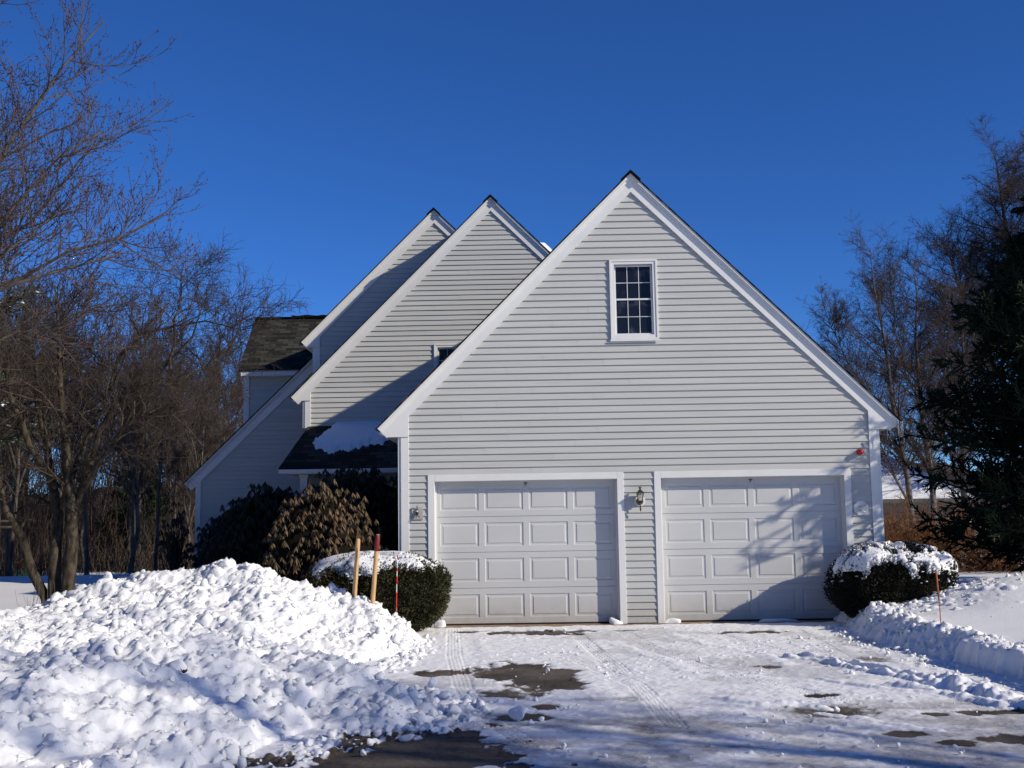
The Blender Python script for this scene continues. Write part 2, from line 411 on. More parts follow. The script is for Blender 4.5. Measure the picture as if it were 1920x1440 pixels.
# --- driveway
dxs = np.arange(-.95, 6.75, .0165)
dys = np.concatenate([-np.geomspace(11.3, 60, 60)[::-1], np.arange(-11.25, -.17, .0165)])
DX, DY = np.meshgrid(dxs, dys, indexing='ij')
cover = .93 + .10 * fbm(DX * 2.5, DY * 1.2, 21, 4)
cover -= sstep(.08, .40, fbm(DX * .9, DY * 1.0, 31, 5, .6)) * .30
slush = (1 - sstep(-8.4, -6.9, DY)) * (.34 + .50 * fbm(DX * 1.7, DY * 2.4, 61, 5, .6) + .16 * fbm(DX * 9, DY * 9, 65, 3, .7))
slush *= sstep(.2, 1.6, DX)
cover = np.maximum(cover - np.clip(slush, 0, .6), .42 + .06 * fbm(DX * 6, DY * 6, 66, 4))
def patch(x, y, rx, ry, s=1.0, soft=.35, seed=40):
    global cover
    wob = fbm(DX * 5, DY * 3.2, seed, 5, .62)
    d = np.hypot((DX - x) / rx, (DY - y) / ry) + wob * .95
    cover = cover - s * (1 - sstep(1 - soft, 1 + soft, d))
for a in [(.94, -5.35, .25, .28, 1.1), (1.72, -5.2, .38, .55, 1.2), (1.98, -5.75, .36, .7, 1.15), (2.27, -6.0, .15, .55, .85), (1.68, -6.85, .30, .32, .75), (1.22, -9.35, .56, .78, 1.35, .12), (1.0, -10.2, .8, .9, 1.3, .15),
          (1.95, -1.2, .55, .36, 1.1), (2.6, -1.1, .3, .12, .8), (1.1, -1.0, .3, .12, .8), (4.89, -1.62, .42, .20, .9), (5.64, -4.68, .2, .28, .35), (4.4, -5.2, .12, .1, .4), (4.45, -7.18, .15, .1, 1.1),
          (4.60, -9.0, .11, .09, 1.0), (4.85, -9.37, .13, .11, 1.1), (5.66, -8.15, .26, .11, 1.0), (5.3, -9.3, .22, .17, .85), (5.5, -9.9, .3, .2, .7), (5.1, -8.2, .10, .06, .7),
          (2.53, -7.21, .35, .12, .35), (1.85, -8.1, .16, .17, .9), (2.02, -7.6, .12, .12, .8), (4.3, -8.0, .42, .25, .25), 
          (3.2, -1.15, .2, .06, .7)]:
    patch(*a, seed=40 + int(a[0] * 10))
cover = np.clip(cover + .12 * fbm(DX * 14, DY * 10, 71, 4, .7), 0, 1)
speck = (1 - sstep(-12, -8.2, DY)) * sstep(.9, 1.5, DX)
dz = -.012 + .016 * cover + .007 * fbm(DX * 9, DY * 7, 81, 5, .7) * (.3 + cover)
rough = sstep(.02, .3, fbm(DX * .7 + 4, DY * .6, 91, 4)) * .6 + .35 * sstep(-5, -7, DY)
dz += rough * .015 * np.abs(fbm(DX * 16, DY * 14, 95, 3, .7))
def ridge(pts, wd, h, seed):
    global dz, cover
    d, sd, _ = dist_poly(DX, DY, pts)
    wob = .75 + .9 * fbm(DX * 7, DY * 7, seed, 4, .6)
    r = np.clip(1 - (d / wd) ** 2, 0, 1)
    dz = dz + h * wob * r; cover = np.clip(cover + 1.2 * sstep(.1, .6, r), 0, 1)
ridge([(4.74, -4.43), (5.02, -4.85), (5.25, -5.66), (5.48, -6.27), (5.72, -6.88)], .060, .060, 101)
ridge([(4.91, -4.2), (5.21, -4.78), (5.44, -5.56), (5.71, -6.18), (6.03, -6.81)], .050, .045, 102)
ridge([(5.55, -6.75), (5.72, -6.98), (5.85, -7.5), (5.95, -8.2), (6.2, -8.6)], .15, .11, 103)
ridge([(5.2, -6.7), (5.45, -7.0), (5.6, -7.5), (5.75, -8.0)], .09, .05, 104)
ridge([(3.53, -7.36), (3.83, -7.68), (4.14, -7.75), (4.32, -7.94)], .07, .035, 105)
ridge([(4.67, -6.26), (4.88, -6.63), (5.08, -6.92), (5.42, -7.18)], .06, .028, 106)
ridge([(4.2, -8.1), (4.41, -8.33), (4.63, -8.69), (4.86, -8.93)], .05, .022, 107)
ridge([(3.79, -1.82), (4.08, -3.16), (4.49, -4.05), (4.64, -5.03)], .12, .016, 108)
ridge([(3.0, -3.0), (3.4, -4.6), (3.5, -5.6), (4.6, -6.3)], .12, .014, 109)
# tyre tread prints: two fine pressed lines with cross lugs
for pts in ([(2.56, -1.9), (2.65, -3.26), (2.80, -4.82), (2.84, -5.6)], [(.81, -.62), (1.02, -3.88), (1.27, -6.45), (1.5, -7.9)], [(5.5, -1.5), (5.43, -3.03), (5.36, -4.4)], [(1.6, -8.3), (1.9, -9.3)], [(3.2, -1.4), (3.35, -3.2), (3.75, -5.4), (4.6, -7.6)], [(4.35, -1.2), (4.5, -2.8), (4.95, -4.3)], [(2.3, -3.9), (2.9, -6.4), (3.0, -8.6)]):
    d, sd, _ = dist_poly(DX, DY, pts)
    band = 1 - sstep(.085, .10, d)
    dz = dz - band * .011 * (np.cos(d * 2 * np.pi / .04) * .6 + .4 * np.sign(np.sin(DY * 2 * np.pi / .05)) + .3)
# faint scraper and tyre lines running down the drive
for k, (xa, xb) in enumerate([(1.0, 1.3), (2.5, 2.75), (4.5, 4.2), (5.9, 5.3)]):
    d, _, _ = dist_poly(DX, DY, [(xa, -.6), ((xa + xb) / 2 + .1, -4.5), (xb, -10.8)])
    dz -= .006 * np.exp(-(d / .10) ** 4); cover = cover - .10 * np.exp(-(d / .10) ** 4) * (.5 + fbm(DX * 4, DY * 1.5, 130 + k, 3))
n0 = 2600
cx = rng.uniform(.4, 6.3, n0); cy = rng.uniform(-10.8, -.6, n0); rr = .008 + .016 * rng.random(n0) ** 3
keep = (vnoise(cx * 1.3, cy * .9, 111) + .15 * rng.random(n0)) > .02
dfine = dys[60:]; zsub = dz[:, 60:].copy()
stamp(zsub, dxs, dfine, cx[keep], cy[keep], rr[keep], rr[keep] * 1.0, seed=5)
# denser crumbs at the foot of the left snow pile
n0 = 1500
foot = np.array([(.35, -2.0), (.55, -2.9), (.5, -4.2), (.25, -5.2), (-.4, -5.3), (.1, -6.2), (.8, -6.7), (1.35, -7.6), (1.3, -8.4), (.8, -8.8), (.5, -9.2), (.2, -9.8)])
k = rng.integers(0, len(foot) - 1, n0); t = rng.random((n0, 1)); c = foot[k] * (1 - t) + foot[k + 1] * t + rng.normal(size=(n0, 2)) * .13
rr = .012 + .035 * rng.random(n0) ** 3
stamp(zsub, dxs, dfine, c[:, 0], c[:, 1], rr, rr, seed=6)
dz[:, 60:] = zsub
dz = np.where(DY > -.36 + .10 * fbm(DX * 4, DY * 4, 140, 4), np.minimum(dz, -.03), dz)
cover = np.where(dz > .03, np.maximum(cover, .95), cover)
dz = dz - .30 * (1 - sstep(-.95, -.7, DX))
tag(grid_mesh('driveway', dxs, dys, dz, M['drive'], attr=cover), 'snow dusted asphalt driveway with bare dark patches', 'driveway', kind='structure')

# --- big ploughed pile on the left
pxs = np.arange(-6.4, 2.1, .021); pys = np.arange(-13.0, -.35, .021)
PX, PY = np.meshgrid(pxs, pys, indexing='ij')
def mound(pts, wf, wb, p=1.5, X=None, Y=None):
    d, sd, (h,) = dist_poly(X, Y, pts)
    wd = np.where(sd < 0, wf, wb) * np.clip(h / .45, .16, 1)
    u = np.clip(d / wd, 0, 1)
    return h * (1 - u ** p)
WX = PX + .25 * fbm(PX * 1.1, PY * 1.1, 201, 3); WY = PY + .25 * fbm(PX * 1.1, PY * 1.1, 205, 3)
rear = mound([(-4.3, -2.4, .50), (-3.75, -2.5, .78), (-3.3, -2.5, .93), (-2.6, -2.5, .93), (-2.16, -2.5, .98), (-1.54, -2.5, .96), (-1.1, -2.4, .76), (-.5, -2.3, .56), (0.0, -2.4, .49), (.30, -2.4, .20), (.58, -2.4, .02)], 2.9, 1.0, 1.25, WX, WY)
rear *= 1 - sstep(-.1, .75, PX + .28 * (PY + 2.6)) * .0
near = mound([(-4.6, -3.6, .48), (-3.2, -4.6, .56), (-1.35, -5.1, .60), (-.75, -6.1, .46), (-.25, -7.0, .36), (.35, -7.4, .28), (1.0, -7.9, .16), (1.35, -8.05, .05)], 2.6, .85, 1.3, WX, WY)
pe = np.interp(PY, [-13, -11, -9.8, -9, -8, -7, -6, -5], [-2.4, -1.2, -.1, .25, .5, .3, -.2, -1]) 
plat = (.12 + .40 * sstep(0, 1.7, pe - WX)) * sstep(0, .25, pe + (WX - PX) - PX) * (1 - sstep(-4.6, -3.4, PY))
pz = np.maximum(np.maximum(rear, near), plat)
foot_mask = sstep(.0, .12, pz)
pz = pz + foot_mask * (.15 * fbm(PX * 1.3, PY * 1.3, 211, 4) + .095 * fbm(PX * 4.2, PY * 4.2, 221, 5, .62))
n0 = 6000
cx = rng.uniform(-6, 1.8, n0); cy = rng.uniform(-12.5, -.8, n0)
ii = np.clip(((cx - pxs[0]) / .021).astype(int), 0, len(pxs) - 1); jj = np.clip(((cy - pys[0]) / .021).astype(int), 0, len(pys) - 1)
k = pz[ii, jj] > .035; cx, cy = cx[k], cy[k]
rr = .022 + .075 * rng.random(len(cx)) ** 3.5 * (1 + .25 * sstep(-5, -9, cy))
o_ = np.argsort(-rr); cx, cy, rr = cx[o_], cy[o_], rr[o_]
stamp(pz, pxs, pys, cx, cy, rr, rr * rng.uniform(.22, .52, len(rr)), seed=9)
pz = pz + foot_mask * (.045 * np.abs(fbm(PX * 7, PY * 7, 227, 3, .6)) + .030 * fbm(PX * 18, PY * 18, 231, 3, .75))
lz = lawn_z(PX, PY)
blend = 1 - sstep(-6.3, -5.2, PX)
pz = np.where(pz > .03, pz, -.06)
pz = np.where((PX < -.8) & (PY > -12.2), np.maximum(pz, .14 + .04 * fbm(PX * 3, PY * 3, 240, 4)), pz)
side = (PX < -2.7) | (PY > -1.1) & (PX < -.8) | (PY < -12.2) & (PX < -.8)
pz = np.where(side, np.maximum(pz, lz + .01), pz)
bank_left = tag(grid_mesh('snow_bank', pxs, pys, pz, M['snow']), 'tall lumpy ploughed snow bank filling the lower left beside the driveway', 'snow bank', 'ploughed snow banks')

# --- low bank and drifted lawn on the right
bxs = np.arange(5.85, 12.0, .024); bys = np.arange(-12.6, 1.8, .024)
BX, BY = np.meshgrid(bxs, bys, indexing='ij')
edge = np.interp(BY, [-13, -9, -6.5, -5.2, -4.5, -3.7, -2.5, -1.5, -.8, 1.8], [6.7, 6.62, 6.50, 6.36, 6.27, 6.17, 6.14, 6.23, 6.42, 6.5])
edge = edge + .07 * fbm(BX * 0, BY * 2.2, 301, 4)
s_ = BX - edge
lawn = .235 + .05 * fbm(BX * .5, BY * .5, 305, 3)
lawn = lawn + .46 * np.exp(-(((BX - 8.6) / 1.3) ** 2 + ((BY + 1.6) / 1.25) ** 2)) + .2 * np.exp(-(((BX - 7.25) / .55) ** 2 + ((BY + .2) / .6) ** 2)) + .12 * np.exp(-(((BX - 6.8) / .22) ** 2 + ((BY + .6) / .3) ** 2))
rise = np.where(BY < -5.15, sstep(.0, .10, s_), sstep(-.02, .42, s_) ** 1.1)
strip = np.exp(-((s_ - .28) / .22) ** 2) * sstep(-5.6, -4.6, BY)
bz = rise * lawn + .07 * strip - .06 * (1 - sstep(-.02, .03, s_))
rough = np.exp(-((s_ - .22) / .30) ** 2) * (1 - .6 * (1 - sstep(-5.6, -5, BY))) + .5 * np.exp(-(((BX - 7.4) / .9) ** 2 + ((BY + 1.0) / 1.2) ** 2))
bz = bz + rough * (.07 * fbm(BX * 4, BY * 4, 311, 4, .6)) + .30 * rough * .06 * fbm(BX * 15, BY * 15, 315, 3)
n0 = 2600
cy = rng.uniform(-9.5, .6, n0); cs = rng.normal(.17, .17, n0); ex = np.interp(cy, [-13, -9, -6.5, -5.2, -4.5, -3.7, -2.5, -1.5, -.8, 1.8], [6.7, 6.62, 6.50, 6.36, 6.27, 6.17, 6.14, 6.23, 6.42, 6.5])
cx = ex + cs
x2 = rng.normal(7.4, .5, 900); y2 = rng.normal(-.9, .6, 900)
cx = np.concatenate([cx, x2]); cy = np.concatenate([cy, y2])
rr = .020 + .06 * rng.random(len(cx)) ** 3
o_ = np.argsort(-rr)
stamp(bz, bxs, bys, cx[o_], cy[o_], rr[o_], rr[o_] * .5, seed=11)
bank_right = tag(grid_mesh('snow_bank', bxs, bys, bz, M['snow']), 'low snow bank with a crumbly edge along the right side of the driveway', 'snow bank', 'ploughed snow banks')

# angular chunks half sunk in the banks: one uncountable part of each bank
def chunks(xs, ys, Z, cx, cy, q, parent, seed, lo=.05, sink=.10):
    i = np.clip(((cx - xs[0]) / (xs[1] - xs[0])).astype(int), 0, len(xs) - 1); j = np.clip(((cy - ys[0]) / (ys[1] - ys[0])).astype(int), 0, len(ys) - 1)
    z = Z[i, j]; k = z > lo
    V, F = lump_batch(np.stack([cx[k], cy[k], z[k] + q[k] * sink], 1), q[k], seed, .85)
    o = mesh_from('snow_chunks', V, F, M['snow'], parent, smooth=True); o['kind'] = 'stuff'
n0 = 11000
cx = rng.uniform(-5.6, 1.6, n0); cy = rng.uniform(-11.5, -1.0, n0); q = (.010 + .060 * rng.random(n0) ** 6) * (.45 + 1.1 * sstep(-.25, .3, vnoise(cx * 1.1, cy * 1.1, 333)))
chunks(pxs, pys, pz, cx, cy, q, bank_left, 301, sink=-.12)
n0 = 1500
cy = rng.uniform(-9.5, .5, n0); cx = np.interp(cy, [-13, -9, -6.5, -5.2, -4.5, -3.7, -2.5, -1.5, -.8, 1.8], [6.7, 6.62, 6.50, 6.36, 6.27, 6.17, 6.14, 6.23, 6.42, 6.5]) + rng.normal(.22, .16, n0)
q = .010 + .045 * rng.random(n0) ** 3.5; q *= np.where(cy < -5.3, .6, 1)
chunks(bxs, bys, bz, cx, cy, q, bank_right, 302, lo=.02)
x2 = rng.normal(7.5, .45, 700); y2 = rng.normal(-1.1, .55, 700); chunks(bxs, bys, bz, x2, y2, .010 + .04 * rng.random(700) ** 4, bank_right, 303)

# loose rubble: nobody could count it
C = []; Q = []
n0 = 420
k = rng.integers(0, len(foot) - 1, n0); t = rng.random((n0, 1)); c = foot[k] * (1 - t) + foot[k + 1] * t + rng.normal(size=(n0, 2)) * .16 - np.array([.1, 0])
for (x, y) in c:
    q = .010 + .05 * rng.random() ** 5
    i = int((x - pxs[0]) / .021); j = int((y - pys[0]) / .021); z = max(pz[i, j], 0) if 0 <= i < len(pxs) and 0 <= j < len(pys) else 0
    C.append((x, y, z + q * .45)); Q.append(q)
for _ in range(500):
    x = rng.uniform(-5, 1.2); y = rng.uniform(-11.5, -1.2); i = int((x - pxs[0]) / .021); j = int((y - pys[0]) / .021)
    if pz[i, j] < .05: continue
    q = .015 + .07 * rng.random() ** 5; C.append((x, y, pz[i, j] + q * .1)); Q.append(q)
for _ in range(420):
    x = rng.uniform(.8, 6.2); y = rng.uniform(-10.8, -.7)
    if vnoise(np.array([x * 1.3]), np.array([y * .9]), 111)[0] < .0: continue
    q = .007 + .020 * rng.random() ** 4; C.append((x, y, q * .5 + .005)); Q.append(q)
for _ in range(240):
    y = rng.uniform(-8.6, -.9); x = np.interp(y, [-9, -6.5, -4.5, -2.5, -.8], [6.5, 6.38, 6.17, 6.05, 6.3]) - abs(rng.normal(0, .13)); q = .01 + .03 * rng.random() ** 3
    C.append((x, y, q * .5)); Q.append(q)
V, F = lump_batch(C, Q, 3)
tag(mesh_from('snow_rubble', V, F, M['snow'], smooth=True), 'crumbled snow lumps scattered over the piles and driveway', 'snow', kind='stuff')

# the single lumps one can point at
def snow_lump(x, y, r, label, seed, z=None, flat=.85):
    V, F = lump_batch([(0, 0, 0)], [r], seed, flat)
    V += .04 * r * np.random.default_rng(seed).normal(size=V.shape)
    o = mesh_from('snow_lump', V, F, M['snow'], smooth=True)
    md = o.modifiers.new('sub', 'SUBSURF'); md.levels = 2; md.render_levels = 2
    o.location = (x, y, (r * flat * .72) if z is None else z)
    return tag(o, label, 'snow lump', 'large snow lumps on the driveway')
snow_lump(1.80, -8.28, .098, 'large round lump of snow alone on the driveway beside a dark patch', 21)
snow_lump(1.98, -8.30, .030, 'small snow lump just right of the large round lump', 22)
snow_lump(1.90, -8.46, .030, 'small snow lump in front of the large round lump', 23)
snow_lump(.83, -8.80, .055, 'pointed snow lump at the top left edge of the bare asphalt patch', 24)
snow_lump(1.02, -6.95, .075, 'broad snow chunk at the right tip of the ploughed bank', 25, z=.12)
snow_lump(2.08, -5.35, .032, 'small snow lump above the right end of the dark patch', 26)
snow_lump(4.35, -8.05, .030, 'flat snow lump alone on the grey driveway right of centre', 27)

# ------------------------------------------------------------------ the house
house = empty('house', (3.57, 0, 0)); tag(house, 'pale grey clapboard house with three stepped gables and a two car garage', 'house')
HO = Vector((-3.57, 0, 0))
def hp(o):
    o.parent = house; o.location = HO; return o
EXP = .1016

def clapboards(outline, z0, z1, y, openings=(), side=None, exp=EXP):
    """outline(z) -> (x0,x1); boards lapped downward; openings (x0,x1,z0,z1). side=(x,sgn): wall runs along Y instead"""
    mb = MB(); n = int(math.ceil((z1 - z0) / exp))
    pr = .020
    for i in range(n):
        a = z0 + i * exp; b = min(a + exp, z1)
        cuts = sorted({a, b} | {c for o in openings for c in (o[2], o[3]) if a + 1e-3 < c < b - 1e-3})
        for c0, c1 in zip(cuts[:-1], cuts[1:]):
            mid = (c0 + c1) / 2
            l0, r0 = outline(c0); l1, r1 = outline(c1)
            if r0 - l0 < .02: continue
            if r1 < l1: l1 = r1 = (l1 + r1) / 2
            segs = [(l0, r0, l1, r1)]
            if r0 - l0 > 2.5 and not side:
                jx = [x for x in (l0 + .6 + (i * 1.37) % 2.4, l0 + 3.4 + (i * 2.11) % 2.2) if l1 + .1 < x < r1 - .1]
                for x in jx[:1 + i % 2]:
                    a_, b_, c_, d_ = segs.pop(); segs += [(a_, x, c_, x), (x, b_, x, d_)]
            for o in openings:
                if o[2] < mid < o[3]:
                    ns = []
                    for s in segs:
                        if o[0] < s[1] and o[1] > s[0]:
                            if o[0] > s[0]: ns.append((s[0], o[0], s[2], o[0]))
                            if o[1] < s[1]: ns.append((o[1], s[1], o[1], s[3]))
                        else: ns.append(s)
                    segs = ns
            y0 = y - pr * (1 - (c0 - a) / exp) - .001; y1 = y - pr * (1 - (c1 - a) / exp) - .001
            for q_, s in enumerate(segs):
                y0 -= .0018 * (q_ % 2); y1 -= .0018 * (q_ % 2)      # joints lap slightly
                V = [(s[0], y0, c0), (s[1], y0, c0), (s[3], y1, c1), (s[2], y1, c1)]; F = [(0, 1, 2, 3)]
                if c0 == a:
                    V += [(s[0], y, c0), (s[1], y, c0)]; F.append((0, 4, 5, 1))
                if side:
                    X, sg = side
                    V = [(X + sg * (v[1] - y), y + v[0], v[2]) for v in V]
                mb.add(V, F)
    return mb

def rake(A, TL, TR):
    """returns f(d) -> offset points [TL', A', TR'] shifted d perpendicular inward"""
    def off(d):
        out = []
        for T, sg in ((TL, 1), (TR, -1)):
            vx, vz = A[0] - T[0], A[1] - T[1]; L = math.hypot(vx, vz); nx, nz = vz / L * sg, -abs(vx) / L
            out.append((T[0] + nx * d, T[1] + nz * d, vx / L, vz / L))
        (x1, z1, a1, b1), (x2, z2, a2, b2) = out
        t = ((x2 - x1) * b2 - (z2 - z1) * a2) / (a1 * b2 - b1 * a2)
        return (x1, z1), (x1 + a1 * t, z1 + b1 * t), (x2, z2)
    return off

def band(off, d0, d1, y0, y1, sides='LR'):
    mb = MB(); o0 = off(d0); o1 = off(d1)
    if 'L' in sides: mb.prism([o0[0], o1[0], o1[1], o0[1]], y0, y1)
    if 'R' in sides: mb.prism([o0[1], o1[1], o1[2], o0[2]], y0, y1)
    return mb

def roof_planes(off, y0, y1, sides='LR', th=.02, d=0.0, ext=.03):
    mb = MB(); o0 = off(d - th); o1 = off(d)
    for s, i in (('L', 0), ('R', 2)):
        if s not in sides: continue
        T0, A0 = np.array(o0[i]), np.array(o0[1]); T1, A1 = np.array(o1[i]), np.array(o1[1])
        dv = (T1 - A1); Ls = np.linalg.norm(dv); T0 = T0 + dv / Ls * ext; T1 = T1 + dv / Ls * ext; Ls += ext
        V = [(T0[0], y0, T0[1]), (A0[0], y0, A0[1]), (A0[0], y1, A0[1]), (T0[0], y1, T0[1]), (T1[0], y0, T1[1]), (A1[0], y0, A1[1]), (A1[0], y1, A1[1]), (T1[0], y1, T1[1])]
        uv = [(0, 0), (0, Ls), (y1 - y0, Ls), (y1 - y0, 0)] * 2
        F = [(0, 1, 2, 3), (7, 6, 5, 4), (0, 4, 5, 1), (3, 2, 6, 7), (0, 3, 7, 4), (1, 5, 6, 2)]
        mb.add(V, F, uv)
    return mb

def gable(A, TL, TR, xL, xR, yf, yb, zb, openings=(), o=.09, ret='LR', exp=EXP, corner='LR', rakes='LR', retz=2.815, box=.22, cornerz=None):
    off = rake(A, TL, TR)
    fr = .20
    fl, fa, frr = off(fr - .02)
    def outline(z):
        # left/right limits of siding under the frieze
        sl = (fa[1] - fl[1]) / (fa[0] - fl[0]); sr = (fa[1] - frr[1]) / (fa[0] - frr[0])
        return max(xL + .02, fl[0] + (z - fl[1]) / sl), min(xR - .02, frr[0] + (z - frr[1]) / sr)
    hp(clapboards(outline, zb, fa[1], yf, openings, exp=exp).build('wall', M['siding']))
    hp(roof_planes(off, yf - o - .012, yb).build('roof', M['shingle']))
    hp(band(off, .001, .036, yf - o, yf - .012, rakes).build('rake_moulding', M['trim']))
    hp(band(off, .036, .066, yf - .066, yf - .013, rakes).build('rake_fascia', M['trim']))
    hp(band(off, .066, fr, yf - .046, yf - .014, rakes).build('frieze_board', M['trim']))
    cap = MB(); a0 = off(-.024)[1]
    for s in (-1, 1): cap.prism([(a0[0], a0[1] + .012), (a0[0] + s * .15, a0[1] - .15 * .97 + .012), (a0[0] + s * .15, a0[1] - .15 * .97 - .03), (a0[0], a0[1] - .03)], yf - o - .045, yb)
    hp(cap.build('ridge_cap', M['shingle']))
    for side in ret:
        xw, T, sg = (xL, TL, 1) if side == 'L' else (xR, TR, -1)
        xi = xw + sg * .12
        sl = abs((A[1] - T[1]) / (A[0] - T[0]))
        fo = off(.0665)[0 if side == 'L' else 2]; zin = lambda x: fo[1] + abs(x - fo[0]) * sl
        poly = [(xw - sg * box, retz), (xi, retz), (xi, zin(xi) - .12), (fo[0] + sg * .0, fo[1] + .005), (fo[0] + sg * .01, fo[1] - .02)]
        hp(MB().prism(poly, yf - .0465, yf - .0165).build('eave_return', M['trim'], bevel=.003))
        eb = MB().prism([(xw - sg * box, retz + .004), (xw, retz + .004), (xw, retz + .30), (T[0] + sg * .02, T[1] - .06), (T[0] + sg * .02, T[1] - .075)], yf - .016, yb)
        hp(eb.build('eave_soffit', M['trim']))
        # tip of the rake overhang, closing the end between fascia and return
        e0 = off(.001)[0 if side == 'L' else 2]; e1 = off(.05)[0 if side == 'L' else 2]
        hp(MB().prism([e0, e1, (e1[0] + sg * .03, e1[1] + .03), (e0[0] + sg * .03, e0[1] + .03)], yf - .011, yb).build('eave_fascia', M['trim']))
    for side in corner:
        xw, sg = (xL, 1) if side == 'L' else (xR, -1)
        z0 = cornerz if cornerz is not None else zb
        b = MB(); b.box(min(xw, xw + sg * .12), max(xw, xw + sg * .12), yf - .030, yf - .004, z0, retz + .002)
        b.box(min(xw - sg * .045, xw - sg * .001), max(xw - sg * .045, xw - sg * .001), yf - .012, yf + .10, z0, retz + .002)
        hp(b.build('corner_board', M['trim'], bevel=.003))
    return off

# --- garage wing
CT = 22 * EXP                         # top of door casing
D1, D2, CWD = .404, 3.808, 2.946
win = (3.215, 3.945, 4.245, 5.485)
ops = [(D1 + .01, D1 + CWD - .01, -.1, CT - .004), (D2 + .01, D2 + CWD - .01, -.1, CT - .004), (win[0] + .01, win[1] - .01, win[2] + .01, win[3] - .01)]
offg = gable((3.575, 6.83), (-.345, 2.945), (7.51, 2.93), 0, 7.175, 0, 8.6, 0.0, ops)
# side walls of the garage
for X, sg in ((0.0, 1), (7.175, -1)):
    hp(clapboards(lambda z: (.1, 6.1 if sg == 1 else 8.5), 0, 2.84, 0, side=(X, sg)).build('wall', M['siding']))
hp(MB().box(.05, 7.12, .40, .45, -.05, 2.9).prism([(.1, 2.9), (7.05, 2.9), (3.575, 6.4)], .40, .45).build('wall', M['core']))
for xa, xb in ((D1 + CWD, D2), (.02, D1), (D2 + CWD, 7.15)): hp(MB().box(xa, xb, .004, .02, -.03, .004).build('sill_plate', M['rubber']))

# --- garage doors
def raised_panel(mb, x0, x1, z0, z1, y):
    """stepped raised panel: outer bevel in, channel, bevel out, flat field"""
    steps = [(0, 0), (.010, .010), (.034, .010), (.050, .002)]
    V = []; F = []
    for ins, dep in steps:
        V += [(x0 + ins, y + dep, z0 + ins), (x1 - ins, y + dep, z0 + ins), (x1 - ins, y + dep, z1 - ins), (x0 + ins, y + dep, z1 - ins)]
    for i in range(len(steps) - 1):
        a = i * 4
        for k in range(4): F.append((a + k, a + (k + 1) % 4, a + 4 + (k + 1) % 4, a + 4 + k))
    a = (len(steps) - 1) * 4; F.append((a, a + 1, a + 2, a + 3))
    mb.add(V, F)

def garage_door(xo):
    x0, x1 = xo + .10, xo + CWD - .10; W = x1 - x0; H = CT - .10; yd = .130
    root = empty('garage_door', (0, 0, 0)); root.parent = house; root.location = HO + Vector((x0, yd, 0))
    sh = H / 4
    for r in range(4):
        z0, z1 = r * sh + (.012 if r == 0 else .003), (r + 1) * sh - .003
        mb = MB(); cols = []; m = .072; gap = .088; pw = (W - 2 * m - 3 * gap) / 4; vb = .088
        xs = [0]
        for c in range(4):
            a = m + c * (pw + gap); raised_panel(mb, a, a + pw, z0 + vb, z1 - vb, 0); xs += [a, a + pw]
        xs.append(W)
        for k in range(0, len(xs), 2): mb.add([(xs[k], 0, z0), (xs[k + 1], 0, z0), (xs[k + 1], 0, z1), (xs[k], 0, z1)], [(0, 1, 2, 3)])
        for c in range(4):
            a, b = xs[1 + 2 * c], xs[2 + 2 * c]
            mb.add([(a, 0, z0), (b, 0, z0), (b, 0, z0 + vb), (a, 0, z0 + vb)], [(0, 1, 2, 3)])
            mb.add([(a, 0, z1 - vb), (b, 0, z1 - vb), (b, 0, z1), (a, 0, z1)], [(0, 1, 2, 3)])
        # section edges: tongue and groove lip
        mb.add([(0, 0, z1), (W, 0, z1), (W, .02, z1), (0, .02, z1)], [(0, 1, 2, 3)])
        mb.add([(0, 0, z0), (W, 0, z0), (W, .02, z0), (0, .02, z0)], [(3, 2, 1, 0)])
        mb.box(0, W, .012, .05, z0 - .004, z1 + .004)
        # box front is behind the panels' deepest face
        s = mb.build('door_section', M['door'], root)
    MB().box(0, W, .002, .045, -.012, .011).build('bottom_seal', M['rubber'], root)
    # casing
    c = MB()
    c.box(xo, xo + .10, -.032, .02, -.012, CT); c.box(xo + CWD - .10, xo + CWD, -.032, .02, -.012, CT)
    c.box(xo + .1005, xo + CWD - .1005, -.032, .02, CT - .10, CT)
    hp(c.build('door_casing', M['trim'], bevel=.004))
    j = MB()
    j.box(xo + .088, xo + .104, .0205, .29, -.01, CT - .102); j.box(xo + CWD - .104, xo + CWD - .088, .0205, .29, -.01, CT - .102)
    j.box(xo + .104, xo + CWD - .104, .0205, .29, CT - .104, CT - .088)
    hp(j.build('door_jamb', M['trim']))
    for xa in (xo + .104, xo + CWD - .124): hp(MB().box(xa, xa + .02, .112, .128, 0, CT - .106).build('weather_strip', M['trim']))
    hk = MB(); cx = W / 2; hk.box(cx - .03, cx + .03, -.006, -.001, H - .045, H - .030); hk.box(cx - .006, cx + .006, -.02, -.001, H - .075, H - .045)
    hk.build('lift_bracket', M['brass'], root)
    return root
garage_door(D1); garage_door(D2)
# concrete threshold in front of the doors
tag(MB().box(.02, 7.15, -.36, .38, -.25, -.014).build('concrete_apron', M['concrete'], bevel=.01), 'narrow tan concrete apron under the garage doors', 'apron', kind='structure')

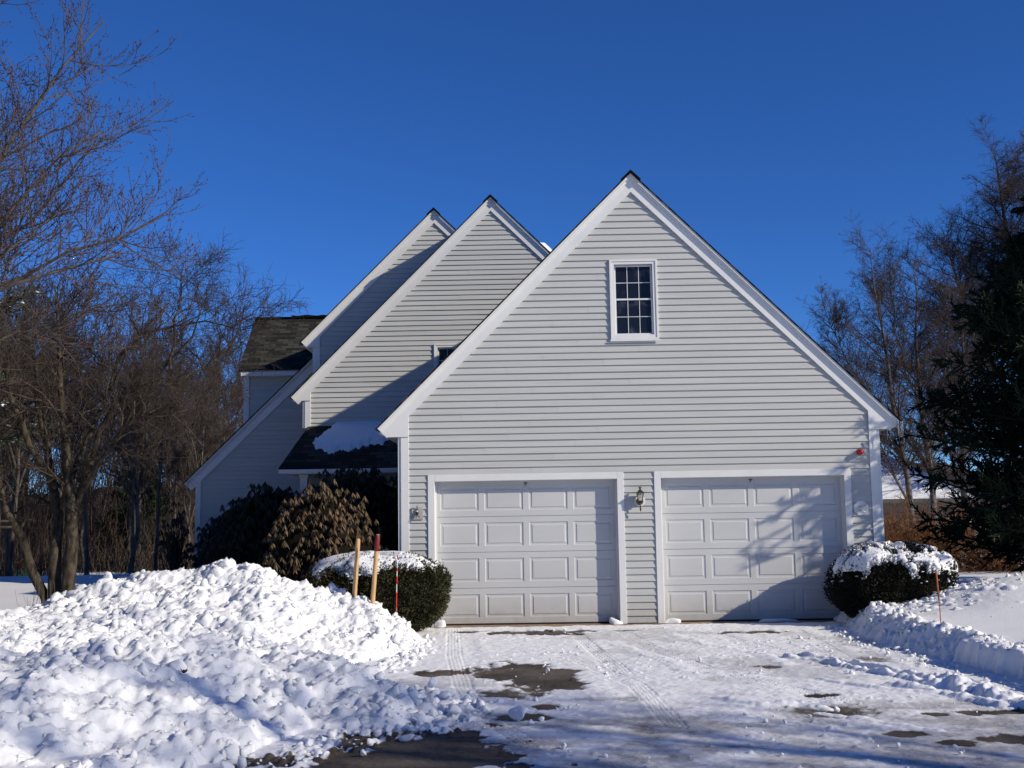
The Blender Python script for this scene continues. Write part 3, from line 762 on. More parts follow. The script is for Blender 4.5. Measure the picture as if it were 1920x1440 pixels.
# --- windows
def window(x0, x1, z0, z1, y, rows=(2, 2), cols=3):
    root = empty('window'); root.parent = house; root.location = HO + Vector((x0, y, z0)); W = x1 - x0; H = z1 - z0
    t = .072
    c = MB()
    for ins, yy, wd in ((0, -.045, .03), (.03, -.034, .042)):
        c.box(ins, ins + wd, yy, .02, ins, H - ins); c.box(W - ins - wd, W - ins, yy, .02, ins, H - ins)
        c.box(ins + wd, W - ins - wd, yy, .02, H - ins - wd, H - ins); c.box(ins + wd, W - ins - wd, yy, .02, ins, ins + wd)
    c.box(-.012, W + .012, -.062, -.046, -.028, -.001)
    c.build('casing', M['trim'], root, bevel=.003)
    a, b, p, q = t + .001, W - t - .001, t + .001, H - t - .001; mid = H * .5
    def sash(zb, zt, yy):
        s = MB(); f = .026
        s.box(a, a + f, yy, yy + .03, zb, zt); s.box(b - f, b, yy, yy + .03, zb, zt)
        s.box(a + f, b - f, yy, yy + .03, zb, zb + f); s.box(a + f, b - f, yy, yy + .03, zt - f, zt)
        s.build('sash', M['trim'], root, bevel=.002)
        m = MB(); g = .009
        for k in range(1, cols): xx = a + f + (b - a - 2 * f) * k / cols; m.box(xx - g / 2, xx + g / 2, yy + .008, yy + .016, zb + f, zt - f)
        zz = (zb + zt) / 2; m.box(a + f, b - f, yy + .0065, yy + .0075, zz - g / 2, zz + g / 2)
        m.build('muntins', M['trim'], root)
        MB().box(a + f, b - f, yy + .018, yy + .022, zb + f, zt - f).build('pane', M['glass'], root)
    sash(p, mid + .02, .0); sash(mid - .006, q, .034)
    MB().box(a, b, -.02, .033, p - .012, p + .006).build('sill', M['trim'], root)
    return root
window(*win, 0)

# --- middle gable
YM = 6.2
offm = gable((1.235, 8.22), (-2.905, 4.09), (5.375, 4.09), -2.63, 5.1, YM, 14.4, 3.46, [(.04, .74, 3.97, 5.14)], ret='L', corner='L', retz=4.02, box=.16, exp=.1045)
window(.03, .75, 3.96, 5.15, YM)
# ground-floor wall under the porch roof, and main side wall
hp(clapboards(lambda z: (-2.6, .1), 0, 3.46, YM, [(-1.4, -.35, 0, 2.25)]).build('wall', M['siding']))
hp(clapboards(lambda z: (.1, 8.1), 0, 4.1, YM, side=(-2.62, 1)).build('wall', M['siding']))
dr = empty('front_door'); dr.parent = house; dr.location = HO + Vector((-1.35, YM, 0))
MB().box(0, .95, -.0, .05, 0, 2.1).build('door_leaf', mat('dark_green_door', (.03, .05, .045), .5), dr, bevel=.01)
MB().box(-.1, -.002, -.03, .03, 0, 2.25).box(.952, 1.05, -.03, .03, 0, 2.25).box(-.002, .952, -.03, .03, 2.102, 2.25).build('casing', M['trim'], dr)
MB().lathe([(.001, 0), (.028, .01), (.03, .03), (.001, .05)], 10, (.86, -.07, 1.0), 'y').build('knob', M['brass'], dr)

# --- porch roof in the corner, hipped on its left end
zt, zb_, ye = 3.50, 2.555, 4.4
pr = MB()
TLp, BLp, BRp, TRp = (-2.56, YM - .014, zt), (-2.80, ye, zb_), (-.002, ye, zb_), (-.002, YM - .014, zt)
HB = (-2.80, YM + 1.6, zb_)
ls = math.hypot(YM - ye, zt - zb_)
pr.add([TLp, BLp, BRp, TRp], [(0, 1, 2, 3)], [(.24, ls), (0, 0), (2.8, 0), (2.8, ls)])
pr.add([(v[0], v[1] + .012, v[2] - .045) for v in (TLp, BLp, BRp, TRp)], [(3, 2, 1, 0)])
pr.add([TLp, (-2.56, YM + 1.6, zt), HB, BLp], [(0, 1, 2, 3)], [(0, 1), (1.6, 1), (1.6, 0), (0, 0)])
hp(pr.build('porch_roof', M['shingle']))
pf = MB(); pf.box(-2.79, -.03, ye + .01, ye + .035, zb_ - .085, zb_ - .012); pf.box(-2.68, -.03, ye + .036, YM - .02, zb_ - .10, zb_ - .088)
hp(pf.build('porch_fascia', M['trim']))
for x in (-2.42, -.2):
    hp(MB().box(x, x + .14, ye + .2, ye + .34, 0, zb_ - .101).box(x - .02, x + .16, ye + .18, ye + .36, zb_ - .16, zb_ - .103).build('porch_post', M['trim'], bevel=.008))
# snow lying on the porch roof
def snow_sheet(fn, u, v, mask, th, name, label=None, parent=None, seed=1, cat='snow'):
    """fn(u,v)->xyz on roof; keep cells where mask(u,v)>0; thick slab with rounded rim"""
    U, Vv = np.meshgrid(u, v, indexing='ij'); mk = mask(U, Vv); T = th * sstep(0, .12, mk)
    P = fn(U, Vv); P[..., 2] += np.where(mk > 0, T + .004, -.06)
    nx, ny = U.shape; i = (np.arange(nx - 1)[:, None] * ny + np.arange(ny - 1)[None])
    any_ = (mk[:-1, :-1] > -.12) & (mk[1:, 1:] > -.12) & (mk[:-1, 1:] > -.12) & (mk[1:, :-1] > -.12)
    i = i[any_]
    F = np.stack([i, i + ny, i + ny + 1, i + 1], 1)
    o = mesh_from(name, P.reshape(-1, 3), F, M['snowsoft'], smooth=True)
    return tag(o, label, cat)
def porch_fn(U, Vv):   # U = x, Vv = 0 at wall, 1 at eave
    return np.stack([U, (YM - .014) * (1 - Vv) + ye * Vv, zt * (1 - Vv) + zb_ * Vv], -1)
def porch_mask(U, Vv):
    low = np.interp(U, [-2.7, -2.2, -1.9, -1.4, -1.0, -.6, 0], [.0, .60, .66, .60, .47, .36, .2])
    left = sstep(-2.3, -1.8, U) ; 
    e = np.interp(Vv, [0, .3, .6, .7], [-2.08, -2.28, -2.5, -2.3])
    return np.minimum(low - Vv, (U - e) * .8) + .10 * fbm(U * 7, Vv * 5, 9, 5, .7)
snow_sheet(porch_fn, np.arange(-2.6, -.01, .02), np.arange(0.0, .85, .015), porch_mask, .08, 'roof_snow', 'thin sheet of snow on the shaded porch roof beside the garage')

# --- rear gable
YB = 7.45
offb = gable((-.045, 8.30), (-2.94, 5.42), (2.9, 5.42), -2.66, 2.6, YB, 15.5, 4.3, ret='L', corner='L', retz=5.31, box=.15, exp=.1045)
# --- lower side wing with the long saltbox slope
YL = 9.3
offl = rake((-1.9, 6.41), (-5.98, 2.46), (2.2, 2.4))
fl, fa, frr = offl(.145)
hp(clapboards(lambda z: (max(-5.70, fl[0] + (z - fl[1]) * 1.033), -1.2), 0, 6.1, YL).build('wall', M['siding']))
hp(roof_planes(offl, YL - .125, 15, 'L').build('roof', M['shingle']))
hp(band(offl, .001, .036, YL - .105, YL - .012, 'L').build('rake_moulding', M['trim']))
hp(band(offl, .0365, .066, YL - .066, YL - .012, 'L').build('rake_fascia', M['trim']))
hp(band(offl, .0665, .22, YL - .046, YL - .012, 'L').build('frieze_board', M['trim']))
hp(MB().prism([(-5.86, 2.40), (-5.60, 2.40), (-5.60, 2.72), (-5.93, 2.44)], YL - .04, YL - .014).build('eave_return', M['trim']))
hp(MB().box(-5.73, -5.61, YL - .03, YL - .004, 0, 2.40).build('corner_board', M['trim']))
hp(clapboards(lambda z: (.1, 5.6), 0, 2.5, YL, side=(-5.72, 1)).build('wall', M['siding']))
# --- dormer block behind
dz0 = MB()
dz0.add([(-5.52, 12.3, 5.47), (-1.8, 12.3, 5.47), (-1.8, 15, 7.27), (-5.72, 15, 7.27)], [(0, 1, 2, 3)], [(0, 0), (3.7, 0), (3.7, 3.2), (0, 3.2)])
dz0.add([(-5.52, 12.32, 5.43), (-1.8, 12.32, 5.43), (-1.8, 15, 7.23), (-5.72, 15, 7.23)], [(3, 2, 1, 0)])
dz0.add([(-5.52, 17.7, 5.47), (-1.8, 17.7, 5.47), (-1.8, 15, 7.27), (-5.72, 15, 7.27)], [(0, 3, 2, 1)], [(0, 0), (3.7, 0), (3.7, 3.2), (0, 3.2)])
dz0.box(-5.73, -1.8, 14.9, 15.1, 7.262, 7.30)
hp(dz0.build('dormer_roof', M['shingle']))
hp(MB().box(-5.46, -1.8, 12.34, 12.37, 5.32, 5.455).box(-5.44, -5.30, 12.56, 12.585, 3.6, 5.318).box(-5.4, -1.8, 12.37, 12.56, 5.318, 5.33).build('dormer_trim', M['trim']))
hp(clapboards(lambda z: (-5.40, -1.8), 3.2, 5.32, 12.6, side=None, exp=.1045).build('wall', M['siding']))
hp(MB().add([(-5.40, 12.6, 3.2), (-5.40, 17.4, 3.2), (-5.40, 17.4, 5.4), (-5.46, 15, 7.15), (-5.40, 12.6, 5.4)], [(0, 1, 2, 3, 4)]).build('wall', M['siding']))
snow_sheet(lambda U, V_: np.stack([U, 15 + 0 * U + V_, 7.30 + 0 * U - .03 * V_], -1), np.arange(-4.7, -3.2, .03), np.arange(-.12, .16, .03),
           lambda U, V_: .05 + .06 * fbm(U * 4, V_ * 4, 3) + .0 * V_, .05, 'ridge_snow', 'small snow patch on the ridge of the rear dormer')
# snow on the far slope of the middle gable (seen as a white sliver)
def mid_fn(U, V_):
    a = np.array([1.235, 8.22]); t = np.array([5.375, 4.09]); d = (t - a) / np.linalg.norm(t - a)
    return np.stack([a[0] + d[0] * U + .022, YM - .2 + V_, a[1] + d[1] * U + .022], -1)
snow_sheet(mid_fn, np.arange(1.2, 4.2, .04), np.arange(.15, 5, .05), lambda U, V_: np.minimum(np.minimum(.13, (U - 1.35) * .5), (V_ - .2) * .5) + .02 * fbm(U * 3, V_ * 2, 5), .15, 'roof_snow', 'white edge of snow on the right slope of the middle gable roof')

# ------------------------------------------------------------------ fittings on the garage front
def octagon(mb, cx, cz, r, y0, y1): mb.prism([(cx + r * math.cos(math.pi / 8 + k * math.pi / 4), cz + r * math.sin(math.pi / 8 + k * math.pi / 4)) for k in range(8)], y0, y1)
lt = empty('wall_lantern', (3.585, -.015, 1.80)); tag(lt, 'brass and glass coach lantern on a round white plate between the garage doors', 'wall lantern')
b = MB(); octagon(b, 0, 0, .086, -.012, 0); b.build('mounting_plate', M['trim'], lt, bevel=.004)
MB().lathe([(.055, 0), (.05, -.02), (.02, -.035), (.012, -.09)], 16, (0, -.012, -.01), 'y').build('back_plate', M['brass'], lt, smooth=True)
b = MB(); b.tube([(0, -.10, -.16), (0, -.10, -.13), (0, -.10, -.09), (0, -.10, -.01)], [.004, .014, .008, .012], 8); b.tube([(0, -.03, -.02), (0, -.07, -.045), (0, -.10, -.03)], .008, 8); b.build('scroll_arm', M['metaldark'], lt, smooth=True)
b = MB(); b.prism([(-.028, .0), (.028, .0), (.050, .115), (-.050, .115)], -.13, -.07); b.build('glass_housing', mat('lantern_glass', (.34, .33, .28), .15, .5, var=.4, vscale=25), lt)
b = MB()
for sx in (-1, 1):
    for sy in (-.132, -.068): b.tube([(sx * .029, sy, 0), (sx * .051, sy, .115)], .004, 6)
b.box(-.034, .034, -.136, -.064, -.012, .0); b.add([(-.062, -.162, .115), (.062, -.162, .115), (.062, -.038, .115), (-.062, -.038, .115), (0, -.10, .175)], [(0, 1, 4), (1, 2, 4), (2, 3, 4), (3, 0, 4), (3, 2, 1, 0)])
b.lathe([(.010, .17), (.02, .178), (.006, .186), (.03, .196), (.001, .21)], 10, (0, -.10, 0)); b.build('lantern_frame', M['metaldark'], lt)
# square plate with broken fitting, left
sq = empty('light_plate', (.245, -.015, 1.66)); tag(sq, 'square white plate with bare fixture hardware left of the left garage door', 'light fixture plate')
MB().box(-.085, .085, -.020, 0, -.09, .09).build('plate', M['siding'], sq, bevel=.004)
b = MB(); b.lathe([(.024, -.02), (.026, -.035), (.014, -.045)], 12, (0, 0, .01), 'y'); b.tube([(0, -.03, .08), (.012, -.05, .105), (0, -.05, .125), (-.012, -.05, .105), (0, -.03, .07)], .004, 6)
b.tube([(0, -.04, .07), (.002, -.05, .02), (0, -.05, -.03)], .011, 8); b.tube([(0, -.05, -.02), (.03, -.07, -.05), (.045, -.08, -.045)], .005, 6); b.tube([(0, -.05, -.02), (-.015, -.07, -.05), (-.01, -.08, -.06)], .006, 6); b.build('bare_fixture', M['metaldark'], sq, smooth=True)
MB().lathe([(.013, -.052), (.011, -.06), (.001, -.064)], 10, (0, 0, .035), 'y').build('cap_nut', M['trim'], sq)
# octagonal plate, right
oc = empty('light_plate', (6.885, -.015, 1.64)); tag(oc, 'octagonal white plate with a pale broken fixture right of the right garage door', 'light fixture plate')
b = MB(); octagon(b, 0, 0, .115, -.018, 0); b.build('plate', M['trim'], oc, bevel=.004)
b = MB(); b.lathe([(.04, -.018), (.032, -.03), (.012, -.035)], 12, (-.01, 0, -.01), 'y'); b.tube([(0, -.03, 0), (.03, -.06, .04), (.045, -.08, .03), (.035, -.09, .005)], .008, 8)
b.tube([(0, -.03, -.02), (-.03, -.07, -.05), (.01, -.09, -.06), (.04, -.08, -.055)], .007, 8); b.tube([(-.02, -.03, .02), (-.01, -.08, .035)], .006, 6); b.build('bare_fixture', M['trim'], oc, smooth=True)
MB().lathe([(.016, -.05), (.014, -.06), (.001, -.066)], 10, (.03, -.03, .022), 'y').build('cap_nut', M['trim'], oc)
# red alarm bell/light
bl = empty('alarm_beacon', (6.905, -.012, 2.475)); tag(bl, 'small round red alarm beacon high on the garage wall at the right', 'alarm beacon')
MB().lathe([(.046, 0), (.048, -.012), (.046, -.02)], 20, (0, 0, 0), 'y').build('base', M['red'], bl)
MB().lathe([(.041, -.02), (.041, -.085), (.034, -.105), (.018, -.116), (.001, -.119)], 20, (0, 0, 0), 'y').build('lens', M['red'], bl, smooth=True)
# icicles at the right eave
ic = MB()
for k in range(16):
    x = 7.47 - .0 + rng.uniform(-.05, .03); y = -.28 + k * .06 + rng.uniform(-.01, .01); L = rng.uniform(.06, .32); z = 2.90 + (x - 7.5) * -.9
    ic.tube([(x, y, z), (x + .002, y, z - L * .3), (x, y + .002, z - L * .7), (x, y, z - L)], [.013, .009, .005, .001], 6)
tag(ic.build('icicles', M['ice'], smooth=True), 'fringe of clear icicles hanging from the right garage eave', 'icicles')
# snow drifted in the door corners
def heap(x, y, z, rx, ry, rz, label, seed):
    V, F = lump_batch([(0, 0, 0)], [1.0], seed, 1.0); V = V * np.array([rx, ry, rz]); V[:, 2] = np.maximum(V[:, 2], -.02)
    o = mesh_from('snow_heap', V, F, M['snow'], smooth=True, loc=(x, y, z)); md = o.modifiers.new('s', 'SUBSURF'); md.levels = md.render_levels = 2
    tag(o, label, 'snow heap', 'small snow heaps at the garage doors')
heap(3.17, .02, -.012, .13, .11, .17, 'small snow heap in the right corner of the left garage door', 1)
heap(4.03, .02, -.012, .13, .10, .10, 'small snow heap in the left corner of the right garage door', 2)
heap(5.6, .02, -.012, .42, .09, .07, 'long low snow drift along the bottom of the right garage door', 4)
heap(.55, -.05, -.012, .16, .14, .12, 'snow heap at the left foot of the left garage door', 5)

# ------------------------------------------------------------------ stakes
def stake(name, top, bot, r, label, cat, material, group=None, extend=.6):
    t = Vector(top); b = Vector(bot); d = (b - t).normalized()
    e = empty(name, tuple(b)); tag(e, label, cat, group)
    P = [t, t + d * .006, t + d * .04, b, b + d * extend]
    MB().tube([tuple(p - b) for p in P], [r * .55, r * .85, r, r * 1.02, r * .9], 14).build('shaft', material, e, smooth=True)
    return e, t, b, d
stake('wooden_stake', (-.29, -2.5, 1.345), (-.34, -2.5, .6), .030, 'plain wooden stake standing in the snow bank, left of the red tipped one', 'stake', M['wood'], 'wooden stakes in the snow')
e, t, b_, d_ = stake('wooden_stake', (-.012, -2.7, 1.40), (-.08, -2.7, .53), .029, 'wooden stake with a dark red top standing in the snow bank', 'stake', M['wood'], 'wooden stakes in the snow')
q = [t - d_ * .004, t + d_ * .01, t + d_ * .05, t + d_ * .14, t + d_ * .18, t + d_ * .215]
MB().tube([tuple(p - b_) for p in q], [.015, .026, .033, .034, .0305, .030], 14).build('painted_top', M['redpaint'], e, smooth=True)
e = empty('snow_marker', (.14, -2.0, .3)); tag(e, 'thin red and white banded marker rod in front of the left clipped yew', 'driveway marker')
MB().tube([(0, 0, -.3), (.008, 0, .4), (.02, 0, .80)], [.006, .006, .006], 8).build('rod', M['whitestake'], e, smooth=True)
for z0, z1 in ((0, .32), (.43, .53), (.60, .64), (.76, .81)): MB().tube([(.02 * z0 / .8, 0, z0), (.02 * z1 / .8, 0, z1)], .0078, 8).build('red_band', M['redstake'], e, smooth=True)
e = empty('snow_marker', (6.62, -4.0, .2)); tag(e, 'thin leaning orange marker rod in the snow right of the driveway', 'driveway marker')
MB().tube([(0, 0, -.2), (-.01, 0, .35), (-.028, 0, .70)], [.006, .006, .005], 8).build('rod', M['orange'], e, smooth=True)
MB().tube([(-.012, 0, .36), (-.028, 0, .705)], [.011, .009], 8).build('grip', M['orange'], e, smooth=True)
# brown leaf clump on the near snow
V = []; F = []
for k in range(7):
    a = k * 2.4; L = .035 + .02 * (k % 3); n = len(V)
    V += [(0, 0, 0), (L * .5 * math.cos(a) + .012 * math.sin(a), L * .5 * math.sin(a), .02), (L * math.cos(a), L * math.sin(a), .03 + .01 * (k % 2)), (L * .5 * math.cos(a) - .012 * math.sin(a), L * .5 * math.sin(a), .024)]; F.append((n, n + 1, n + 2, n + 3))
i = int((-.78 - pxs[0]) / .021); j = int((-8.5 - pys[0]) / .021)
tag(mesh_from('dead_leaf', V, F, mat('dead_leaf_brown', (.12, .03, .02), .8), loc=(-.78, -8.5, pz[i, j] + .005)), 'curled dark red dead leaf lying on the near snow bank', 'leaf')
tag(MB().box(-.35, .35, -.3, .3, 0, .3).box(-.38, .38, -.33, .33, .3, .34).build('utility_box', M['utility'], bevel=.02), 'small green utility box far off on the left lawn', 'utility box').location = (-16.4, 25, -.4)

# ------------------------------------------------------------------ vegetation generators
def norm(a): return a / (np.linalg.norm(a, axis=-1, keepdims=True) + 1e-9)

def grow_level(g, P, Rr, spec):
    """children of tubes P (N,k,3): spec dict n,len,ang,seg,wander,up,r,t0,side"""
    N, k, _ = P.shape; n = spec['n']
    idx = np.repeat(np.arange(N), n); t = g.uniform(spec.get('t0', .2), spec.get('t1', 1.0), len(idx))
    f = t * (k - 1); i = np.minimum(f.astype(int), k - 2); fr = (f - i)[:, None]
    S0 = P[idx, i] * (1 - fr) + P[idx, i + 1] * fr; T = norm(P[idx, i + 1] - P[idx, i]); r0 = Rr[idx, i] * (1 - fr[:, 0]) + Rr[idx, i + 1] * fr[:, 0]
    L = np.linalg.norm(P[idx, -1] - P[idx, 0], axis=1) * spec.get('len', .5) * g.uniform(.55, 1.2, len(idx)) * (1 - spec.get('taper', .45) * t)
    if 'abslen' in spec: L = spec['abslen'] * g.uniform(.6, 1.3, len(idx)) * (1 - spec.get('taper', .45) * t)
    az = g.normal(size=(len(idx), 3))
    if spec.get('flat'): az[:, 2] *= .15
    side = norm(np.cross(T, az)); ang = np.radians(g.normal(spec['ang'], spec.get('angv', 10), len(idx)))[:, None]
    d = norm(T * np.cos(ang) + side * np.sin(ang)); seg = spec['seg']; Q = np.empty((len(idx), seg + 1, 3)); Q[:, 0] = S0
    for s in range(seg):
        d = norm(d + g.normal(size=d.shape) * spec.get('wander', .15) + np.array([0, 0, spec.get('up', .0)]))
        Q[:, s + 1] = Q[:, s] + d * (L / seg)[:, None]
    rr = np.minimum(r0 * spec['r'], spec.get('rmax', 1)); rr = np.maximum(rr, spec.get('rmin', .0))
    tap = np.linspace(1, spec.get('tip', .35), seg + 1)
    return Q, rr[:, None] * tap[None]

def resample(pts, k):
    pts = np.array(pts, float); d = np.concatenate([[0], np.cumsum(np.linalg.norm(np.diff(pts, axis=0), axis=1))]); t = np.linspace(0, d[-1], k)
    return np.stack([np.interp(t, d, pts[:, i]) for i in range(3)], 1)

def make_tree(g, trunks, radii, specs, k=9, jitter=.03, sides=(8, 6, 4, 3, 3, 3)):
    """returns trunk (V,F) and list of level arrays"""
    P = np.stack([resample(t, k) for t in trunks]); P[:, 1:] += g.normal(size=P[:, 1:].shape) * jitter
    Rr = np.stack([np.interp(np.linspace(0, 1, k), np.linspace(0, 1, len(r)), r) for r in radii])
    lv = [(P, Rr)]
    for s in specs:
        src = s.get('src', -1); p, r = lv[src]
        if src == 'all': p, r = lv[0]
        lv.append(grow_level(g, p, r, s))
    out = [tube_batch(p, r, sides[min(i, len(sides) - 1)]) for i, (p, r) in enumerate(lv)]
    return out, lv

def tree_object(name, out, loc, mt, mc, split=1, parts=('trunk', 'crown')):
    e = empty(name, loc)
    V, F = merge(out[:split]); mesh_from(parts[0], V, F, mt, e, smooth=True)
    V, F = merge(out[split:]); mesh_from(parts[1], V, F, mc, e, smooth=True)
    return e

def copy_tree(e, loc, rz, sc, label, group, cat='tree'):
    c = e.copy(); COL.objects.link(c); c.location = loc; c.rotation_euler = (0, 0, rz); c.scale = (sc, sc, sc)
    for ch in list(e.children):
        q = ch.copy(); q.parent = c; COL.objects.link(q)
    tag(c, label, cat, group); return c

# --- multi-stemmed ornamental tree beside the left bank
g = np.random.default_rng(11)
B = (-4.6, -1.4, 0.15)
def rel(l): return [tuple(np.array(p) - np.array(B)) for p in l]
trunks = [rel([(-4.66, -1.4, .1), (-4.85, -1.4, .75), (-5.25, -1.45, 1.65), (-5.6, -1.5, 2.6), (-6.1, -1.5, 3.4)]),
          rel([(-4.58, -1.35, .1), (-4.60, -1.35, .9), (-4.64, -1.3, 1.55), (-4.86, -1.2, 2.3), (-5.1, -1.0, 3.2), (-5.3, -.9, 4.4)]),
          rel([(-4.46, -1.45, .1), (-4.45, -1.45, .9), (-4.43, -1.45, 1.5), (-4.48, -1.5, 2.4), (-4.6, -1.5, 3.4), (-4.7, -1.55, 4.9)]),
          rel([(-4.44, -1.45, 1.55), (-4.2, -1.5, 2.3), (-3.95, -1.6, 3.2), (-3.3, -1.6, 3.45), (-2.85, -1.7, 3.9), (-2.6, -1.7, 4.6)]),
          rel([(-4.46, -1.4, 2.2), (-4.2, -1.1, 3.1), (-4.0, -.9, 3.9), (-3.5, -.8, 4.45), (-2.9, -.7, 4.5), (-2.3, -.7, 4.4)]),
          rel([(-4.3, -1.5, 2.0), (-3.8, -1.9, 2.5), (-3.4, -2.2, 3.0), (-2.8, -2.3, 3.0), (-2.3, -2.4, 2.6)]),
          rel([(-4.7, -1.3, 2.1), (-5.0, -1.8, 2.9), (-5.2, -2.2, 3.8), (-5.2, -2.4, 4.6)]),
          rel([(-3.0, -1.7, 3.7), (-2.92, -1.8, 4.4), (-2.8, -1.8, 5.0)]),
          rel([(-3.2, -1.6, 3.5), (-2.7, -1.5, 3.6), (-2.3, -1.4, 3.9), (-2.05, -1.3, 4.6)])]
radii = [[.075, .066, .05, .03, .012], [.095, .088, .075, .05, .032, .012], [.095, .09, .075, .05, .03, .009], [.055, .042, .034, .026, .016, .008], [.042, .034, .027, .022, .015, .006], [.038, .03, .022, .015, .006], [.05, .04, .025, .01], [.02, .015, .006], [.03, .022, .014, .006]]
out, lv = make_tree(g, trunks, radii, [dict(n=16, abslen=1.15, ang=55, seg=5, wander=.22, up=.06, r=.45, rmax=.022, rmin=.006, t0=.35, tip=.4, taper=.3),
                                       dict(n=9, abslen=.55, ang=50, seg=4, wander=.25, up=.05, r=.5, rmin=.0035, t0=.15, tip=.5),
                                       dict(n=6, abslen=.26, ang=45, seg=3, wander=.25, up=.04, r=.6, rmin=.0026, t0=.15, tip=.6)], jitter=.035, sides=(10, 5, 3, 3))
# skirt of grass-like suckers at the base
e = tree_object('ornamental_tree', out, B, M['bark'], M['twig'])
sk, sr = grow_level(g, np.array([[[-.35, -.1, .2], [0, -.1, .15], [.35, -.1, .2]]]), np.full((1, 3), .01), dict(n=70, abslen=.55, ang=80, seg=3, wander=.08, up=.8, r=1, rmin=.003, rmax=.004, t0=0))
V, F = tube_batch(sk, sr, 3); mesh_from('suckers', V, F, mat('dry_suckers', (.22, .18, .13), .9), e)
tag(e, 'dark multi stemmed ornamental tree with spreading bare twigs behind the left snow bank', 'tree')

# --- maple whose boughs come in from the left
g = np.random.default_rng(23)
T0 = (-7.6, -5.0, 0.2)
def relm(l): return [tuple(np.array(p) - np.array(T0)) for p in l]
trunks = [relm([(-7.6, -5, 0), (-7.6, -5, 2), (-7.5, -5, 4), (-7.5, -5, 6.5), (-7.3, -5, 9.5)]),
          relm([(-7.5, -5, 3.3), (-5.6, -4.9, 4.4), (-4, -4.9, 5.75), (-3.2, -5, 6.8), (-2.85, -5, 7.25)]),
          relm([(-7.5, -5, 2.9), (-5.5, -5.2, 3.9), (-3.9, -5.2, 4.75), (-3.2, -5.2, 5.6), (-2.75, -5.2, 5.95)]),
          relm([(-7.5, -5, 2.6), (-5.6, -4.6, 3.7), (-3.9, -4.5, 4.45), (-2.9, -4.5, 4.8), (-2.25, -4.5, 5.15)]),
          relm([(-7.5, -5, 2.3), (-5.5, -5.4, 3.3), (-3.9, -5.4, 4.0), (-3.1, -5.4, 4.3), (-2.5, -5.3, 4.5)]),
          relm([(-7.5, -5, 4.2), (-5.9, -5, 5.6), (-4.4, -5.2, 7.0), (-3.7, -5.2, 8.0)]),
          relm([(-7.5, -5, 3.8), (-5.8, -4.4, 4.9), (-4.6, -4.1, 5.8), (-3.7, -4.0, 6.4)]),
          relm([(-7.5, -5, 4.6), (-8.8, -5.4, 5.8), (-9.7, -5.6, 7.2), (-10.2, -5.6, 8.5)]),
          relm([(-7.5, -5, 3.6), (-9, -4.4, 4.4), (-10.4, -4.1, 5.4), (-11.3, -3.9, 6.8)]),
          relm([(-7.5, -5, 3.9), (-7.2, -7, 5.2), (-7.3, -8.2, 6.8), (-7.3, -8.8, 8)]),
          relm([(-7.5, -5, 3.9), (-7.6, -3.2, 5.2), (-7.4, -2, 6.8), (-7.4, -1.5, 8)]),
          relm([(-6.0, -5.0, 4.2), (-4.9, -5.0, 5.9), (-4.3, -5.0, 7.3), (-4.1, -5, 8.6)]),
          relm([(-6.4, -4.9, 3.4), (-4.9, -4.7, 4.3), (-3.8, -4.6, 5.0), (-2.9, -4.6, 6.1)]),
          relm([(-6.4, -5.3, 3.0), (-4.9, -5.6, 3.7), (-3.7, -5.7, 4.2), (-3.0, -5.7, 4.9)]),
          relm([(-6.6, -4.7, 2.9), (-5.2, -4.2, 3.4), (-4.0, -4.0, 3.9), (-3.1, -3.9, 4.2)])]
radii = [[.20, .17, .14, .09, .02]] + [[.065, .046, .030, .019, .009]] * 4 + [[.06, .042, .026, .010]] * 7 + [[.03, .024, .017, .008]] * 3
out, lv = make_tree(g, trunks, radii, [dict(n=25, abslen=1.5, ang=44, seg=8, wander=.08, up=.085, r=.42, rmin=.008, rmax=.02, t0=.25, tip=.35, flat=0, taper=.45),
                                       dict(n=8, abslen=.60, ang=46, seg=5, wander=.10, up=.12, r=.5, rmin=.0042, t0=.10, tip=.5, taper=.35),
                                       dict(n=4, abslen=.16, ang=50, seg=2, wander=.1, up=.2, r=.6, rmin=.0028, t0=.1, tip=.7)], k=11, jitter=.03, sides=(10, 5, 4, 3))
e = tree_object('maple_tree', out[:3] + out[3:], T0, M['maplebark'], M['mapletwig'], split=1)
P, Rr = lv[3]; P2, R2 = lv[2]
bd = [grow_level(g, P2, R2, dict(n=3, abslen=.026, ang=50, seg=2, wander=.1, up=.1, r=1, rmin=.0055, rmax=.007, t0=.2, tip=.5, taper=0)), grow_level(g, P, Rr, dict(n=1, abslen=.022, ang=40, seg=1, wander=.1, r=1, rmin=.005, rmax=.006, t0=.6, tip=.5, taper=0))]
V, F = merge([tube_batch(p, r, 4) for p, r in bd]); mesh_from('buds', V, F, M['bud'], e)
tag(e, 'bare maple reaching its up-curved budded boughs in from the upper left', 'tree')

